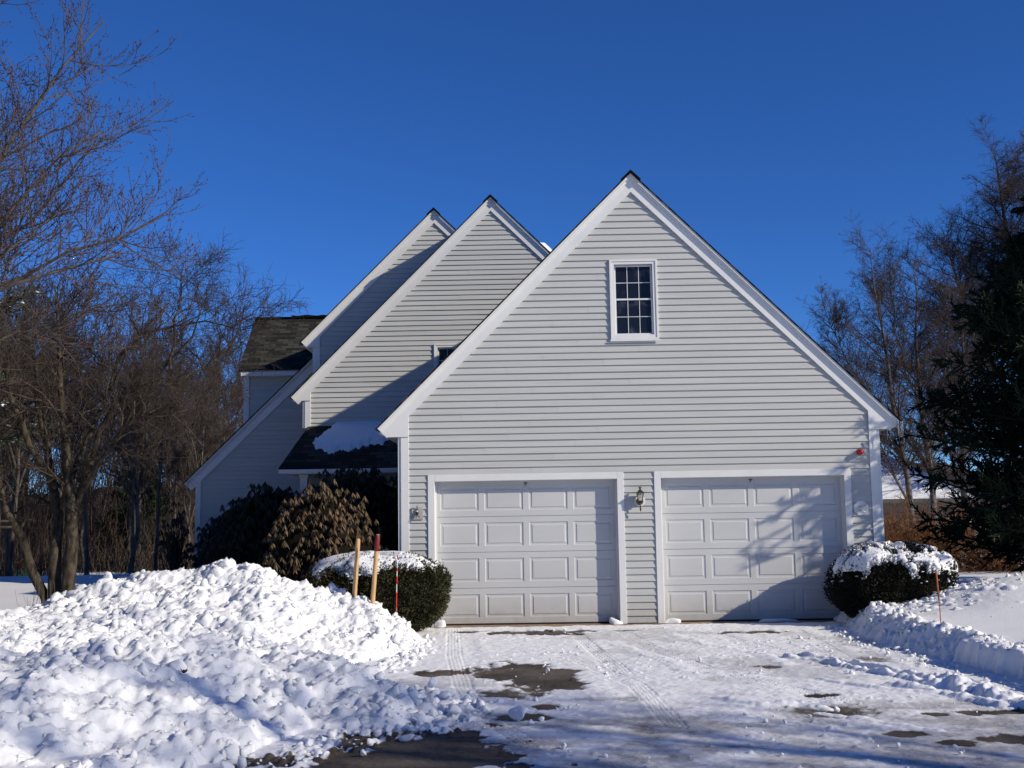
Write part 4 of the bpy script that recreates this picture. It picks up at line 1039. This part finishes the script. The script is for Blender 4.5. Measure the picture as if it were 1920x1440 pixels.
# --- woodland on the left: prototypes then copies
def wood_proto(seed, H, spread, lean=.0, fork=True, up=.10, dens=1.0, r0=.13):
    g = np.random.default_rng(seed); x, y = g.normal(0, lean, 2)
    tr = [[(0, 0, -.3), (x * .3, y * .3, H * .3), (x * .7, y * .7, H * .62), (x, y, H)]]; rd = [[r0, r0 * .8, r0 * .5, .012]]
    if fork:
        for q in range(2):
            a = g.random() * 6.28; h0 = H * g.uniform(.25, .45); s = spread * .8
            tr.append([(x * .3, y * .3, h0), (x * .4 + s * .4 * math.cos(a), y * .4 + s * .4 * math.sin(a), h0 + H * .22), (x * .4 + s * math.cos(a), y * .4 + s * math.sin(a), H * .92)]); rd.append([r0 * .6, r0 * .38, .01])
    out, lv = make_tree(g, tr, rd, [dict(n=int(22 * dens), abslen=spread * 1.15, ang=52, seg=5, wander=.13, up=up, r=.42, rmin=.014, rmax=.05, t0=.3, tip=.3, taper=.6),
                                    dict(n=8, len=.5, ang=42, seg=4, wander=.14, up=up, r=.5, rmin=.009, t0=.2, tip=.5, taper=.3),
                                    dict(n=6, len=.55, ang=38, seg=3, wander=.15, up=up, r=.6, rmin=.0065, t0=.15, tip=.6, taper=.3)], sides=(7, 4, 3, 3), jitter=.05)
    return out
WL = 'bare grey brown trees of the wood behind the left lawn'
protos = []
for s, (H, sp, ln, fk) in enumerate([(9.5, 2.3, .3, True), (10.5, 1.9, .5, False), (8.5, 2.6, .4, True), (11.0, 2.2, .7, True), (7.0, 1.5, .3, False)]):
    protos.append(wood_proto(100 + s, H, sp, ln, fk, r0=.065 + .018 * (s % 3), dens=1.45, up=.15))
pe = []
g = np.random.default_rng(5)
spots = []
for row, (yy, n, x0, x1) in enumerate([(17, 10, -19, -8.0), (23, 14, -24, -8.5), (29, 18, -30, -9), (36, 20, -34, -9.5), (44, 18, -38, -10)]):
    for i in range(n):
        spots.append((x0 + (x1 - x0) * (i + g.uniform(.1, .9)) / n, yy + g.uniform(-2.4, 2.4)))
for i, (x, y) in enumerate(spots):
    k = i % 5; z = float(lawn_z(np.array([x]), np.array([y]))[0]) - .1
    sc = g.uniform(.78, 1.0) * (1.0 if y < 25 else 1.12) * (.86 if x > -11 else 1.0)
    lb = 'bare grey brown woodland tree among many behind the left lawn'
    if len(pe) <= k:
        e = tree_object('woodland_tree', protos[k], (x, y, z), M['woodbark'], M['woodtwig']); e.scale = (sc,) * 3; e.rotation_euler[2] = g.uniform(0, 6.28)
        tag(e, lb, 'tree', WL); pe.append(e)
    else: copy_tree(pe[k], (x, y, z), g.uniform(0, 6.28), sc, lb, WL)
# distant wooded rise closing the horizon
hx = np.linspace(-190, 230, 211); hy = np.linspace(52, 120, 18); HX, HY = np.meshgrid(hx, hy, indexing='ij')
hz = -.3 + (3.9 + 2.4 * (fbm(HX * .03, HY * .03, 401, 3) + .4)) * np.sin(np.clip((HY - 52) / 68, 0, 1) * 3.14) ** .6 + 1.3 * fbm(HX * .35, HY * .35, 402, 4, .7)
tag(grid_mesh('wooded_hill', hx, hy, hz, mat('distant_wood', (.035, .030, .030), .95, .05, color2=(.09, .075, .07), vscale=.6)), 'low dark wooded hill on the horizon', 'hill', kind='structure')
# underbrush at the wood's edge
def brush(n, xr, yr, hr, r, seed, name, label, material, lean=.25, zoff=-.05, kind='stuff', cat='underbrush', seg=3):
    g = np.random.default_rng(seed); x = g.uniform(*xr, n); y = g.uniform(*yr, n); z = lawn_z(x, y) + zoff; h = g.uniform(*hr, n) * (.5 + .5 * g.random(n))
    d = np.stack([g.normal(0, lean, n), g.normal(0, lean, n), np.ones(n)], 1); P = np.empty((n, seg + 1, 3)); P[:, 0] = np.stack([x, y, z], 1)
    for s in range(seg): d = norm(d + g.normal(size=d.shape) * .12); P[:, s + 1] = P[:, s] + d * (h / seg)[:, None]
    Rr = np.full((n, 1), r) * np.linspace(1, .4, seg + 1)[None]
    q = grow_level(g, P, Rr, dict(n=4, abslen=.35 * hr[1] * .6, ang=38, seg=2, wander=.15, up=.1, r=.7, rmin=r * .5, t0=.25))
    V, F = merge([tube_batch(P, Rr, 3), tube_batch(*q, 3)])
    return tag(mesh_from(name, V, F, material), label, cat, kind=kind)
brush(4500, (-34, -8.0), (20, 42), (.6, 3.0), .010, 3, 'underbrush', 'tangled brown underbrush at the edge of the left wood', M['underbrush'])
brush(2300, (-34, -8.5), (24, 46), (3.5, 7.5), .016, 13, 'underbrush', 'thin grey saplings closing the left wood', M['woodtwig'], lean=.08)
brush(900, (11, 30), (20, 34), (.8, 2.4), .014, 8, 'underbrush', 'tangled brush beyond the spruce on the right', M['underbrush'])

# --- conifers
def conifer(seed, H, R0, z0, nb, mat_n, name, loc, label, cat='spruce', group=None, sub=16, fine=8, tw=.013, snow=0, trunk_r=.16, droop=-.03, pw=1.0, skirt=0, fseg=2, b1len=None, rise=.55, lowcut=0):
    g = np.random.default_rng(seed); e = empty(name, loc)
    V, F = tube_batch(np.array([[[0, 0, -.3], [0, 0, H * .5], [0, 0, H]]], float), np.array([[trunk_r, trunk_r * .6, .01]]), 8); mesh_from('trunk', V, F, M['woodbark'], e, smooth=True)
    t = g.random(nb) ** .85; z = z0 + (H - z0) * t; L = (R0 * ((1 - t) ** pw + skirt * (1 - t) ** 6) + .12) * g.uniform(.78, 1.08, nb) * (1 - lowcut * (1 - sstep(.4, 2.6, z))); a = g.uniform(0, 6.28, nb)
    seg = 6; P = np.empty((nb, seg + 1, 3)); P[:, 0] = np.stack([0 * z, 0 * z, z], 1); d = np.stack([np.cos(a), np.sin(a), .08 + rise * t], 1); d = norm(d)
    for s in range(seg):
        d = norm(d + g.normal(size=d.shape) * .03 + np.array([0, 0, droop if s < 3 else .07])); P[:, s + 1] = P[:, s] + d * (L / seg)[:, None]
    Rr = (np.linspace(1, .25, seg + 1)[None] * (.012 + .008 * L)[:, None])
    b1 = grow_level(g, P, Rr, dict(n=sub, len=.30, **({'abslen': b1len} if b1len else {}), ang=48, angv=8, seg=3, wander=.05, up=.02, r=.5, rmin=.012, rmax=.014, t0=.22, taper=.55, flat=1, tip=.7))
    b2 = grow_level(g, b1[0], b1[1], dict(n=fine, abslen=.13, ang=42, seg=fseg, wander=.05, up=.03, r=1, rmin=tw, rmax=tw * 1.2, t0=.05, taper=.3, tip=.5))
    b3 = grow_level(g, P, Rr, dict(n=14, abslen=.16, ang=42, seg=2, wander=.05, up=.05, r=1, rmin=tw, rmax=tw * 1.2, t0=.3, taper=.1, tip=.5))
    V, F = merge([tube_batch(P, Rr, 4), tube_batch(b1[0], np.maximum(b1[1], tw * 1.0), 4), tube_batch(*b2, 3), tube_batch(*b3, 3)])
    mesh_from('crown', V, F, mat_n, e)
    if snow:
        idx = g.integers(0, len(b1[0]), snow); c = b1[0][idx, 2] + np.array([0, 0, .015]); V, F = lump_batch(c, g.uniform(.03, .075, snow) * (1 if snow > 200 else .6), seed, .35)
        mesh_from('snow_tufts', V, F, M['snow'], e, smooth=True)
    return tag(e, label, cat, group)
conifer(31, 8.3, 5.0, .25, 720, M['needle'], 'spruce_tree', (12.4, 1.0, .2), 'tall dense dark spruce at the right edge beside the garage', snow=170, sub=44, fine=10, tw=.0125, trunk_r=.2, pw=.74, fseg=1, b1len=.55, rise=.28, lowcut=.22)
conifer(32, 5.5, 2.0, .2, 120, M['needle'], 'spruce_tree', (-12.9, 27, -.5), 'dark evergreen standing among the bare trunks left of the house', sub=14, fine=6, tw=.03)
conifer(33, 4.2, 1.9, .1, 110, M['needle'], 'spruce_tree', (-18.9, 24, -.45), 'small dark conifer dusted with snow at the left edge of the lawn', snow=420, sub=14, fine=7, tw=.025)
conifer(34, 6.5, 2.3, .2, 110, M['needleb'], 'spruce_tree', (-12.3, 33, -.4), 'pale blue green conifer half hidden in the left wood', sub=12, fine=6, tw=.03, snow=200)
conifer(36, 9.5, 3.7, 1.3, 230, M['needleb'], 'spruce_tree', (-8.75, -.5, .2), 'snow flecked green spruce whose lowest boughs poke in at the left edge', snow=1500, sub=30, fine=9, tw=.014, trunk_r=.16, pw=.6, fseg=1, b1len=.5, rise=.15)
sp0 = conifer(37, 11.5, 3.3, .5, 170, M['needle'], 'spruce_tree', (-13.5, 3.5, .2), 'unseen tall spruce added on the left lawn to block sky light', sub=24, fine=7, tw=.03, trunk_r=.2, pw=.7, fseg=1, b1len=.6, rise=.15)  # unseen spruce and its copies, added to dim sky light on the rear walls
for x, y, sc, lb in ((-15.5, 9.5, 1.05, 'unseen tall spruce added near the left wood edge to block sky light'), (-12.5, -4.5, 1.1, 'unseen spruce added left of the street to block sky light'), (-15, -12, 1.15, 'unseen spruce added behind the left snow bank to block sky light'), (-9.5, -25, 1.1, 'unseen spruce added across the street behind the viewer to block sky light'), (-3, -29, 1.0, 'second unseen spruce added across the street to block sky light')):
    copy_tree(sp0, (x, y, .2), x, sc, lb, 'unseen spruces added to block sky light', 'spruce')

# --- birches, oak and other bare trees on the right
def bare_right(seed, tr, rd, loc, label, mt, mc, sp, up, n1=58, group=None, r2=.0042, name='birch_tree', leaves=False, ang=48, dens=12):
    g = np.random.default_rng(seed)
    out, lv = make_tree(g, tr, rd, [dict(n=n1, abslen=sp, ang=ang, seg=5, wander=.09, up=up, r=.42, rmin=.010, rmax=.05, t0=.22, tip=.3, taper=.55),
                                    dict(n=dens, len=.42, ang=44, seg=4, wander=.15, up=up, r=.5, rmin=r2, t0=.08, tip=.5, taper=.4),
                                    dict(n=8, len=.6, ang=42, seg=3, wander=.18, up=up * .6, r=.6, rmin=r2 * .8, t0=.05, tip=.6, taper=.3)], sides=(8, 4, 3, 3), jitter=.05)
    e = tree_object(name, out, loc, mt, mc)
    return tag(e, label, 'tree', group)
bare_right(41, [[(0, 0, 0), (-.35, 0, 2), (-.6, 0, 4.5), (-.9, .2, 7.2), (-1.1, .2, 9.6)], [(-.5, 0, 3.2), (-1.2, .3, 4.8), (-1.9, .4, 6.3), (-2.5, .5, 7.8)], [(-.3, 0, 1.4), (-1.0, -.5, 3), (-1.9, -.7, 4.4), (-2.6, -.8, 5.6)]],
           [[.11, .09, .065, .035, .01], [.045, .034, .022, .007], [.045, .034, .022, .007]], (13.75, 18, .1), 'leaning bare birch just right of the garage roof', M['birch'], M['woodtwig'], 2.5, .05)
bare_right(42, [[(0, 0, 0), (-.1, 0, 3), (-.2, .1, 6), (-.1, .2, 9.3)], [(-.1, 0, 2.6), (.6, .3, 5), (1.0, .3, 8.3)], [(-.1, 0, 4), (-.7, .2, 6.2), (-.9, .3, 8.9)]],
           [[.11, .085, .05, .01], [.05, .036, .008], [.038, .026, .007]], (14.35, 18.6, .1), 'second bare birch with a forked trunk behind the leaning one', M['birch'], M['woodtwig'], 2.3, .07)
bare_right(43, [[(0, 0, 0), (0, 0, 3.5), (.2, 0, 6), (.3, 0, 8.5)], [(0, 0, 2.5), (-.8, 0, 4.4), (-1.2, 0, 6.4)]], [[.13, .1, .06, .01], [.05, .035, .01]], (16.2, 21, .1), 'slim bare tree rising behind the left flank of the spruce', M['woodbark'], M['woodtwig'], 2.2, .06)
bare_right(44, [[(0, 0, 0), (0, 0, 6), (-.3, 0, 11), (-.6, 0, 16)], [(0, 0, 6), (-1.6, .5, 9), (-2.6, .6, 13)], [(0, 0, 7), (2, .5, 10), (3, .8, 14)], [(0, 0, 8), (.4, -1.5, 11), (.6, -2, 15)]],
           [[.26, .20, .11, .015], [.12, .08, .015], [.12, .08, .015], [.10, .06, .015]], (20.6, 26, -1.0), 'big rounded bare oak towering behind the spruce at the upper right', M['woodbark'], M['woodtwig'], 3.9, .03, n1=100, ang=62, name='oak_tree', dens=18, r2=.0060)

# --- russet brush mound and neighbour's house on the right
g = np.random.default_rng(55)
def shrub_twigs(seed, n, rx, ry, rz, r, material, name, loc, label, cat='shrub', group=None, fan=1.0):
    g = np.random.default_rng(seed); d = norm(g.normal(size=(n, 3)) * np.array([1, 1, .5]) + np.array([0, 0, .9])); L = g.uniform(.6, 1.05, n)
    seg = 4; P = np.empty((n, seg + 1, 3)); P[:, 0] = g.normal(size=(n, 3)) * np.array([rx * .25, ry * .25, .02])
    for s in range(seg): d = norm(d + g.normal(size=d.shape) * .10); P[:, s + 1] = P[:, s] + d * np.array([rx, ry, rz]) * (L / seg)[:, None]
    Rr = np.full((n, 1), r) * np.linspace(1, .4, seg + 1)[None]
    q = grow_level(g, P, Rr, dict(n=10, abslen=rz * .3, ang=40, seg=3, wander=.15, up=.02, r=.7, rmin=r * .5, t0=.3)); q2 = grow_level(g, *q, dict(n=5, abslen=rz * .13, ang=40, seg=2, wander=.15, up=.0, r=.8, rmin=r * .45, t0=.2))
    e = empty(name, loc); V, F = tube_batch(P, Rr, 3); mesh_from('stems', V, F, material, e); V, F = merge([tube_batch(*q, 3), tube_batch(*q2, 3)]); mesh_from('twigs', V, F, material, e)
    return tag(e, label, cat, group)
shrub_twigs(61, 220, 2.4, 1.6, 1.75, .010, M['brush'], 'russet_shrub', (10.6, 10, .15), 'russet brown twiggy shrub right of the garage corner behind the snowy clipped bush')
shrub_twigs(62, 200, 2.4, 1.6, 1.5, .010, M['brush'], 'russet_shrub', (12.6, 8.5, .15), 'dull brown twiggy shrub under the spruce boughs')
nh = empty('neighbour_house', (12.5, 26, 0)); tag(nh, 'low neighbouring house with a snow covered hip roof seen right of the garage', 'house')
MB().box(-7, 5.2, 0, 8, -.3, 2.0).build('wall', M['neighbourwall'], nh)
rf = MB(); rf.add([(-7.5, -.5, 2.0), (5.9, -.5, 2.0), (5.9, 8.5, 2.0), (-7.5, 8.5, 2.0), (-4, 4, 4.75), (2.1, 4, 4.75)], [(0, 1, 5, 4), (1, 2, 5), (2, 3, 4, 5), (3, 0, 4)]); rf.build('snowy_roof', M['snowsoft'], nh)
MB().box(-7.5, 5.9, -.53, -.505, 1.86, 2.01).build('fascia', mat('dark_fascia', (.10, .09, .08), .7), nh)
for x in (-2, 1.5): MB().box(x, x + 1, -.03, -.005, .7, 1.6).build('window', M['glass'], nh)

# --- leafy shrubs
def leaves(C, D, N, L, W, fold=.0):
    """pointed leaf quads: centre base C, axis D, normal N"""
    S_ = norm(np.cross(D, N)); L = np.asarray(L)[:, None]; W = np.asarray(W)[:, None]
    V = np.stack([C, C + D * L * .5 + S_ * W, C + D * L, C + D * L * .5 - S_ * W], 1).reshape(-1, 3)
    F = np.arange(len(V)).reshape(-1, 4); return V, F

def clipped_bush(seed, loc, rx, ry, h, label, material, nleaf, snow_fn, snow_amt, name='clipped_yew', power=3.2, snow_r=(.03, .075)):
    g = np.random.default_rng(seed); e = empty(name, loc)
    # superellipsoid shell with soft bumps
    def shell(u, v):      # u azimuth, v -1..1 polar
        ct = np.cos(v * np.pi / 2); st = np.sin(v * np.pi / 2)
        s = lambda q, p: np.sign(q) * np.abs(q) ** p
        x = rx * s(ct, .70) * s(np.cos(u), .88); y = ry * s(ct, .70) * s(np.sin(u), .85); z = h * .5 + h * .5 * s(st, .72)
        tp = 1 - .10 * np.clip(.45 - z / h, 0, 1) * 2
        k = 1 + .06 * np.sin(3 * u + seed) * np.cos(2 * v * 3) + .035 * np.sin(7 * u + 2 * v + seed * 2) + .03 * np.sin(13 * u - 5 * v + seed) + .02 * np.sin(9 * v + 5 * u)
        return np.stack([x * k * tp, y * k * tp, z * (1 + .03 * np.sin(4 * u + seed))], -1)
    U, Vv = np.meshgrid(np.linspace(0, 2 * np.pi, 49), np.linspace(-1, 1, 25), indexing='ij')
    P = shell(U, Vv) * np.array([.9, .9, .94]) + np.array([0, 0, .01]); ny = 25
    i = (np.arange(48)[:, None] * ny + np.arange(24)[None]).ravel(); mesh_from('dark_core', P.reshape(-1, 3), np.stack([i, i + ny, i + ny + 1, i + 1], 1), M['core'], e)  # dark solid standing in for the shaded inside of the bush
    u = g.uniform(0, 2 * np.pi, nleaf); sv = g.uniform(-1, 1, nleaf); v = np.arcsin(sv) / (np.pi / 2) * .98
    p = shell(u, v); c = np.array([0, 0, h * .5]); nrm = norm((p - c) / np.array([rx, ry, h * .5]) ** 1.3)
    dep = g.random(nleaf) ** 2 * .10
    p = p - nrm * dep[:, None] + g.normal(size=p.shape) * .008 + nrm * (.03 * (g.random(nleaf) ** 9))[:, None]
    D = norm(nrm * .7 + g.normal(size=p.shape) * .55 + np.array([0, 0, .35])); Nn = norm(g.normal(size=p.shape))
    V, F = leaves(p, D, Nn, g.uniform(.025, .06, nleaf), g.uniform(.005, .010, nleaf)); mesh_from('foliage', V, F, material, e)
    # snow: a broken sheet resting on the upper shell
    U, Vv = np.meshgrid(np.linspace(0, 2 * np.pi, 420), np.linspace(.12, .999, 130), indexing='ij')
    P = shell(U, Vv); mk = snow_fn(P[..., 0], P[..., 1], P[..., 2] / h)
    T = .024 * sstep(0, .25, mk) * (.8 + .6 * (vnoise(P[..., 0] * 9, P[..., 1] * 9, seed) + .5))
    P[..., 2] += np.where(mk > 0, T + .004, -.045); P[..., :2] *= (1 + .03 * sstep(0, .2, mk))[..., None]
    nx, ny = mk.shape; i = (np.arange(nx - 1)[:, None] * ny + np.arange(ny - 1)[None])
    ok = np.maximum.reduce([mk[:-1, :-1], mk[1:, 1:], mk[:-1, 1:], mk[1:, :-1]]) > 0; i = i[ok]
    mesh_from('snow_cap', P.reshape(-1, 3), np.stack([i, i + ny, i + ny + 1, i + 1], 1), M['snow'], e, smooth=True)
    n = snow_amt; u = g.uniform(0, 2 * np.pi, n); v = np.arcsin(g.uniform(.0, .95, n) ** .8) / (np.pi / 2); p = shell(u, v); mk = snow_fn(p[:, 0], p[:, 1], p[:, 2] / h)
    keep = (mk > -.16) & (mk < .03); V, F = lump_batch(p[keep] - np.array([0, 0, .01]), g.uniform(.008, .03, keep.sum()), seed, .6)
    o = mesh_from('snow_crumbs', V, F, M['snow'], e, smooth=True); o['kind'] = 'stuff'
    return tag(e, label, 'shrub', 'clipped snow topped bushes')
def tri(x, y, z, k, seed):
    return (fbm(x * k + 3, y * k + 7, seed, 3) + fbm(y * k + 11, z * k + 2, seed + 5, 3) + fbm(z * k + 4, x * k + 9, seed + 9, 3)) / 1.7
def snowL(x, y, zr):
    return sstep(.60, 1.0, zr) * 1.0 + .16 * sstep(.1, -.6, x) - .14 * sstep(.2, .8, x) + .75 * tri(x, y, zr, 3.4, 77) + .75 * tri(x, y, zr, 11, 78) - .74
def snowR(x, y, zr):
    return sstep(.30, 1.0, zr) * .85 + .14 * sstep(0, -.5, x) + .9 * tri(x, y, zr, 4, 87) + 1.1 * tri(x, y, zr, 12, 88) - .71
clipped_bush(3, (-.22, -1.0, .0), .98, .62, 1.08, 'rounded clipped yew with a snow cap left of the left garage door', M['yew'], 42000, snowL, 2600)
clipped_bush(5, (7.08, -.75, .0), .86, .66, 1.10, 'dark clipped bush heavily topped with snow at the right garage corner', M['yewdark'], 38000, snowR, 2800)

def whorl_bush(seed, loc, rx, ry, h, nw, label, material, name='rhododendron', leafL=(.09, .15), droop=1.0, low=.0, cat='shrub', group=None, core=.86, irr=.08):
    g = np.random.default_rng(seed); e = empty(name, loc)
    d = norm(g.normal(size=(nw, 3)) * np.array([1, 1, 1])); d[:, 2] = np.abs(d[:, 2]) * 1.0 - low * g.random(nw)
    d = norm(d); rad = 1 + irr * np.sin(5 * np.arctan2(d[:, 1], d[:, 0]) + seed) + g.normal(0, .05, nw) - .25 * g.random(nw) ** 3
    p = d * rad[:, None] * np.array([rx, ry, h * .62]) + np.array([0, 0, h * .38])
    k = 8; a = g.uniform(0, 6.28, (nw, 1)) + np.arange(k)[None] * 2 * np.pi / k + g.normal(0, .15, (nw, k))
    dr = droop * g.uniform(.7, 1.5, (nw, k)); D = norm(np.stack([np.cos(a), np.sin(a), -dr * 1.5], -1)); Nn = norm(np.stack([np.cos(a), np.sin(a), .5 + 0 * a], -1))
    C = np.repeat(p[:, None], k, 1)
    V, F = leaves(C.reshape(-1, 3), D.reshape(-1, 3), Nn.reshape(-1, 3), g.uniform(*leafL, nw * k), g.uniform(.010, .019, nw * k)); mesh_from('foliage', V, F, material, e)
    # branches from base to the whorls
    n2 = min(nw, 260); q = p[:n2]; P = np.stack([np.zeros_like(q) + g.normal(size=q.shape) * .06 * np.array([1, 1, 0]), q * .5 + np.array([0, 0, .02]) + g.normal(size=q.shape) * .06, q], 1)
    V, F = tube_batch(P, np.repeat(np.array([[.02, .010, .005]]), n2, 0), 4); mesh_from('branches', V, F, M['bark'], e)
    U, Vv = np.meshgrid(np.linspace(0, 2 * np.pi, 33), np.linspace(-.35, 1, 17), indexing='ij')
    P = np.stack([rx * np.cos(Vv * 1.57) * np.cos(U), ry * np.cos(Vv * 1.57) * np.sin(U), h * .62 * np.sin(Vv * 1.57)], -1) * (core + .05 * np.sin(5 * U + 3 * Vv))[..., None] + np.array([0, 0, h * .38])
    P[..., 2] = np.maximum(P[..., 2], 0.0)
    i = (np.arange(32)[:, None] * 17 + np.arange(16)[None]).ravel(); mesh_from('dark_core', P.reshape(-1, 3), np.stack([i, i + 17, i + 18, i + 1], 1), M['core'], e)  # solid dark filling in place of the shade between the leaves
    return tag(e, label, cat, group)
whorl_bush(71, (-1.20, .15, .1), .86, .62, 1.98, 1050, 'sunlit rhododendron with drooping olive leaves left of the clipped yew', M['rhodo'], low=.55)
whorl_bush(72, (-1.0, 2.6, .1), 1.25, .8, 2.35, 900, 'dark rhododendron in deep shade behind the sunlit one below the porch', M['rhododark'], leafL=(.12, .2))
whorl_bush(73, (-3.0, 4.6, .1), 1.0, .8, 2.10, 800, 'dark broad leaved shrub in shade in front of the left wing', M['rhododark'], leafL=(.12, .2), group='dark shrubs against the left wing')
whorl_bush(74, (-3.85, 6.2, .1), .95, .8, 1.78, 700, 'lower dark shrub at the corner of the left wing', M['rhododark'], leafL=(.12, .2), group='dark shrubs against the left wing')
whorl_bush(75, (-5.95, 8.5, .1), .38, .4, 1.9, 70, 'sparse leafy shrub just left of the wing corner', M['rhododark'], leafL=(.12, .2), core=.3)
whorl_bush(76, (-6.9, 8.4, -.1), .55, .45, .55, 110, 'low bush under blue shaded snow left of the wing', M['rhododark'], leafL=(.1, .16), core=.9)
V, F = lump_batch(np.stack([rng.normal(-6.9, .26, 120), rng.normal(8.3, .2, 120), .40 + .06 * rng.random(120)], 1), rng.uniform(.04, .10, 120), 8, .4)
tag(mesh_from('shrub_snow', V, F, M['snow'], smooth=True), 'blue shaded snow lying on the low bush left of the wing', 'snow')

# --- trees outside the frame on the sunward side, which throw the dappled shade over the near driveway
def shade_tree(seed, loc, H, sp, label):
    g = np.random.default_rng(seed)
    tr = [[(0, 0, 0), (.1, 0, H * .5), (.2, .1, H)], [(0, 0, H * .3), (sp * .3, .5, H * .6), (sp * .5, 1, H * .9)], [(0, 0, H * .3), (-sp * .4, -.5, H * .6), (-sp * .6, -1, H * .88)]]
    out, lv = make_tree(g, tr, [[.22, .14, .02], [.12, .07, .01], [.12, .07, .01]], [dict(n=26, abslen=sp, ang=55, seg=5, wander=.12, up=.06, r=.42, rmin=.018, rmax=.07, t0=.2, tip=.3),
        dict(n=9, len=.5, ang=42, seg=4, wander=.14, up=.05, r=.5, rmin=.010, t0=.2, tip=.5), dict(n=6, len=.5, ang=38, seg=3, wander=.15, up=.05, r=.6, rmin=.007, t0=.15, tip=.6)], sides=(7, 4, 3, 3))
    e = tree_object('shade_tree', out, loc, M['woodbark'], M['woodtwig']); return tag(e, label, 'tree')
shade_tree(81, (17.5, -17.8, 0), 13.5, 4.2, 'bare tree standing sunward of the near driveway, throwing dappled shade')
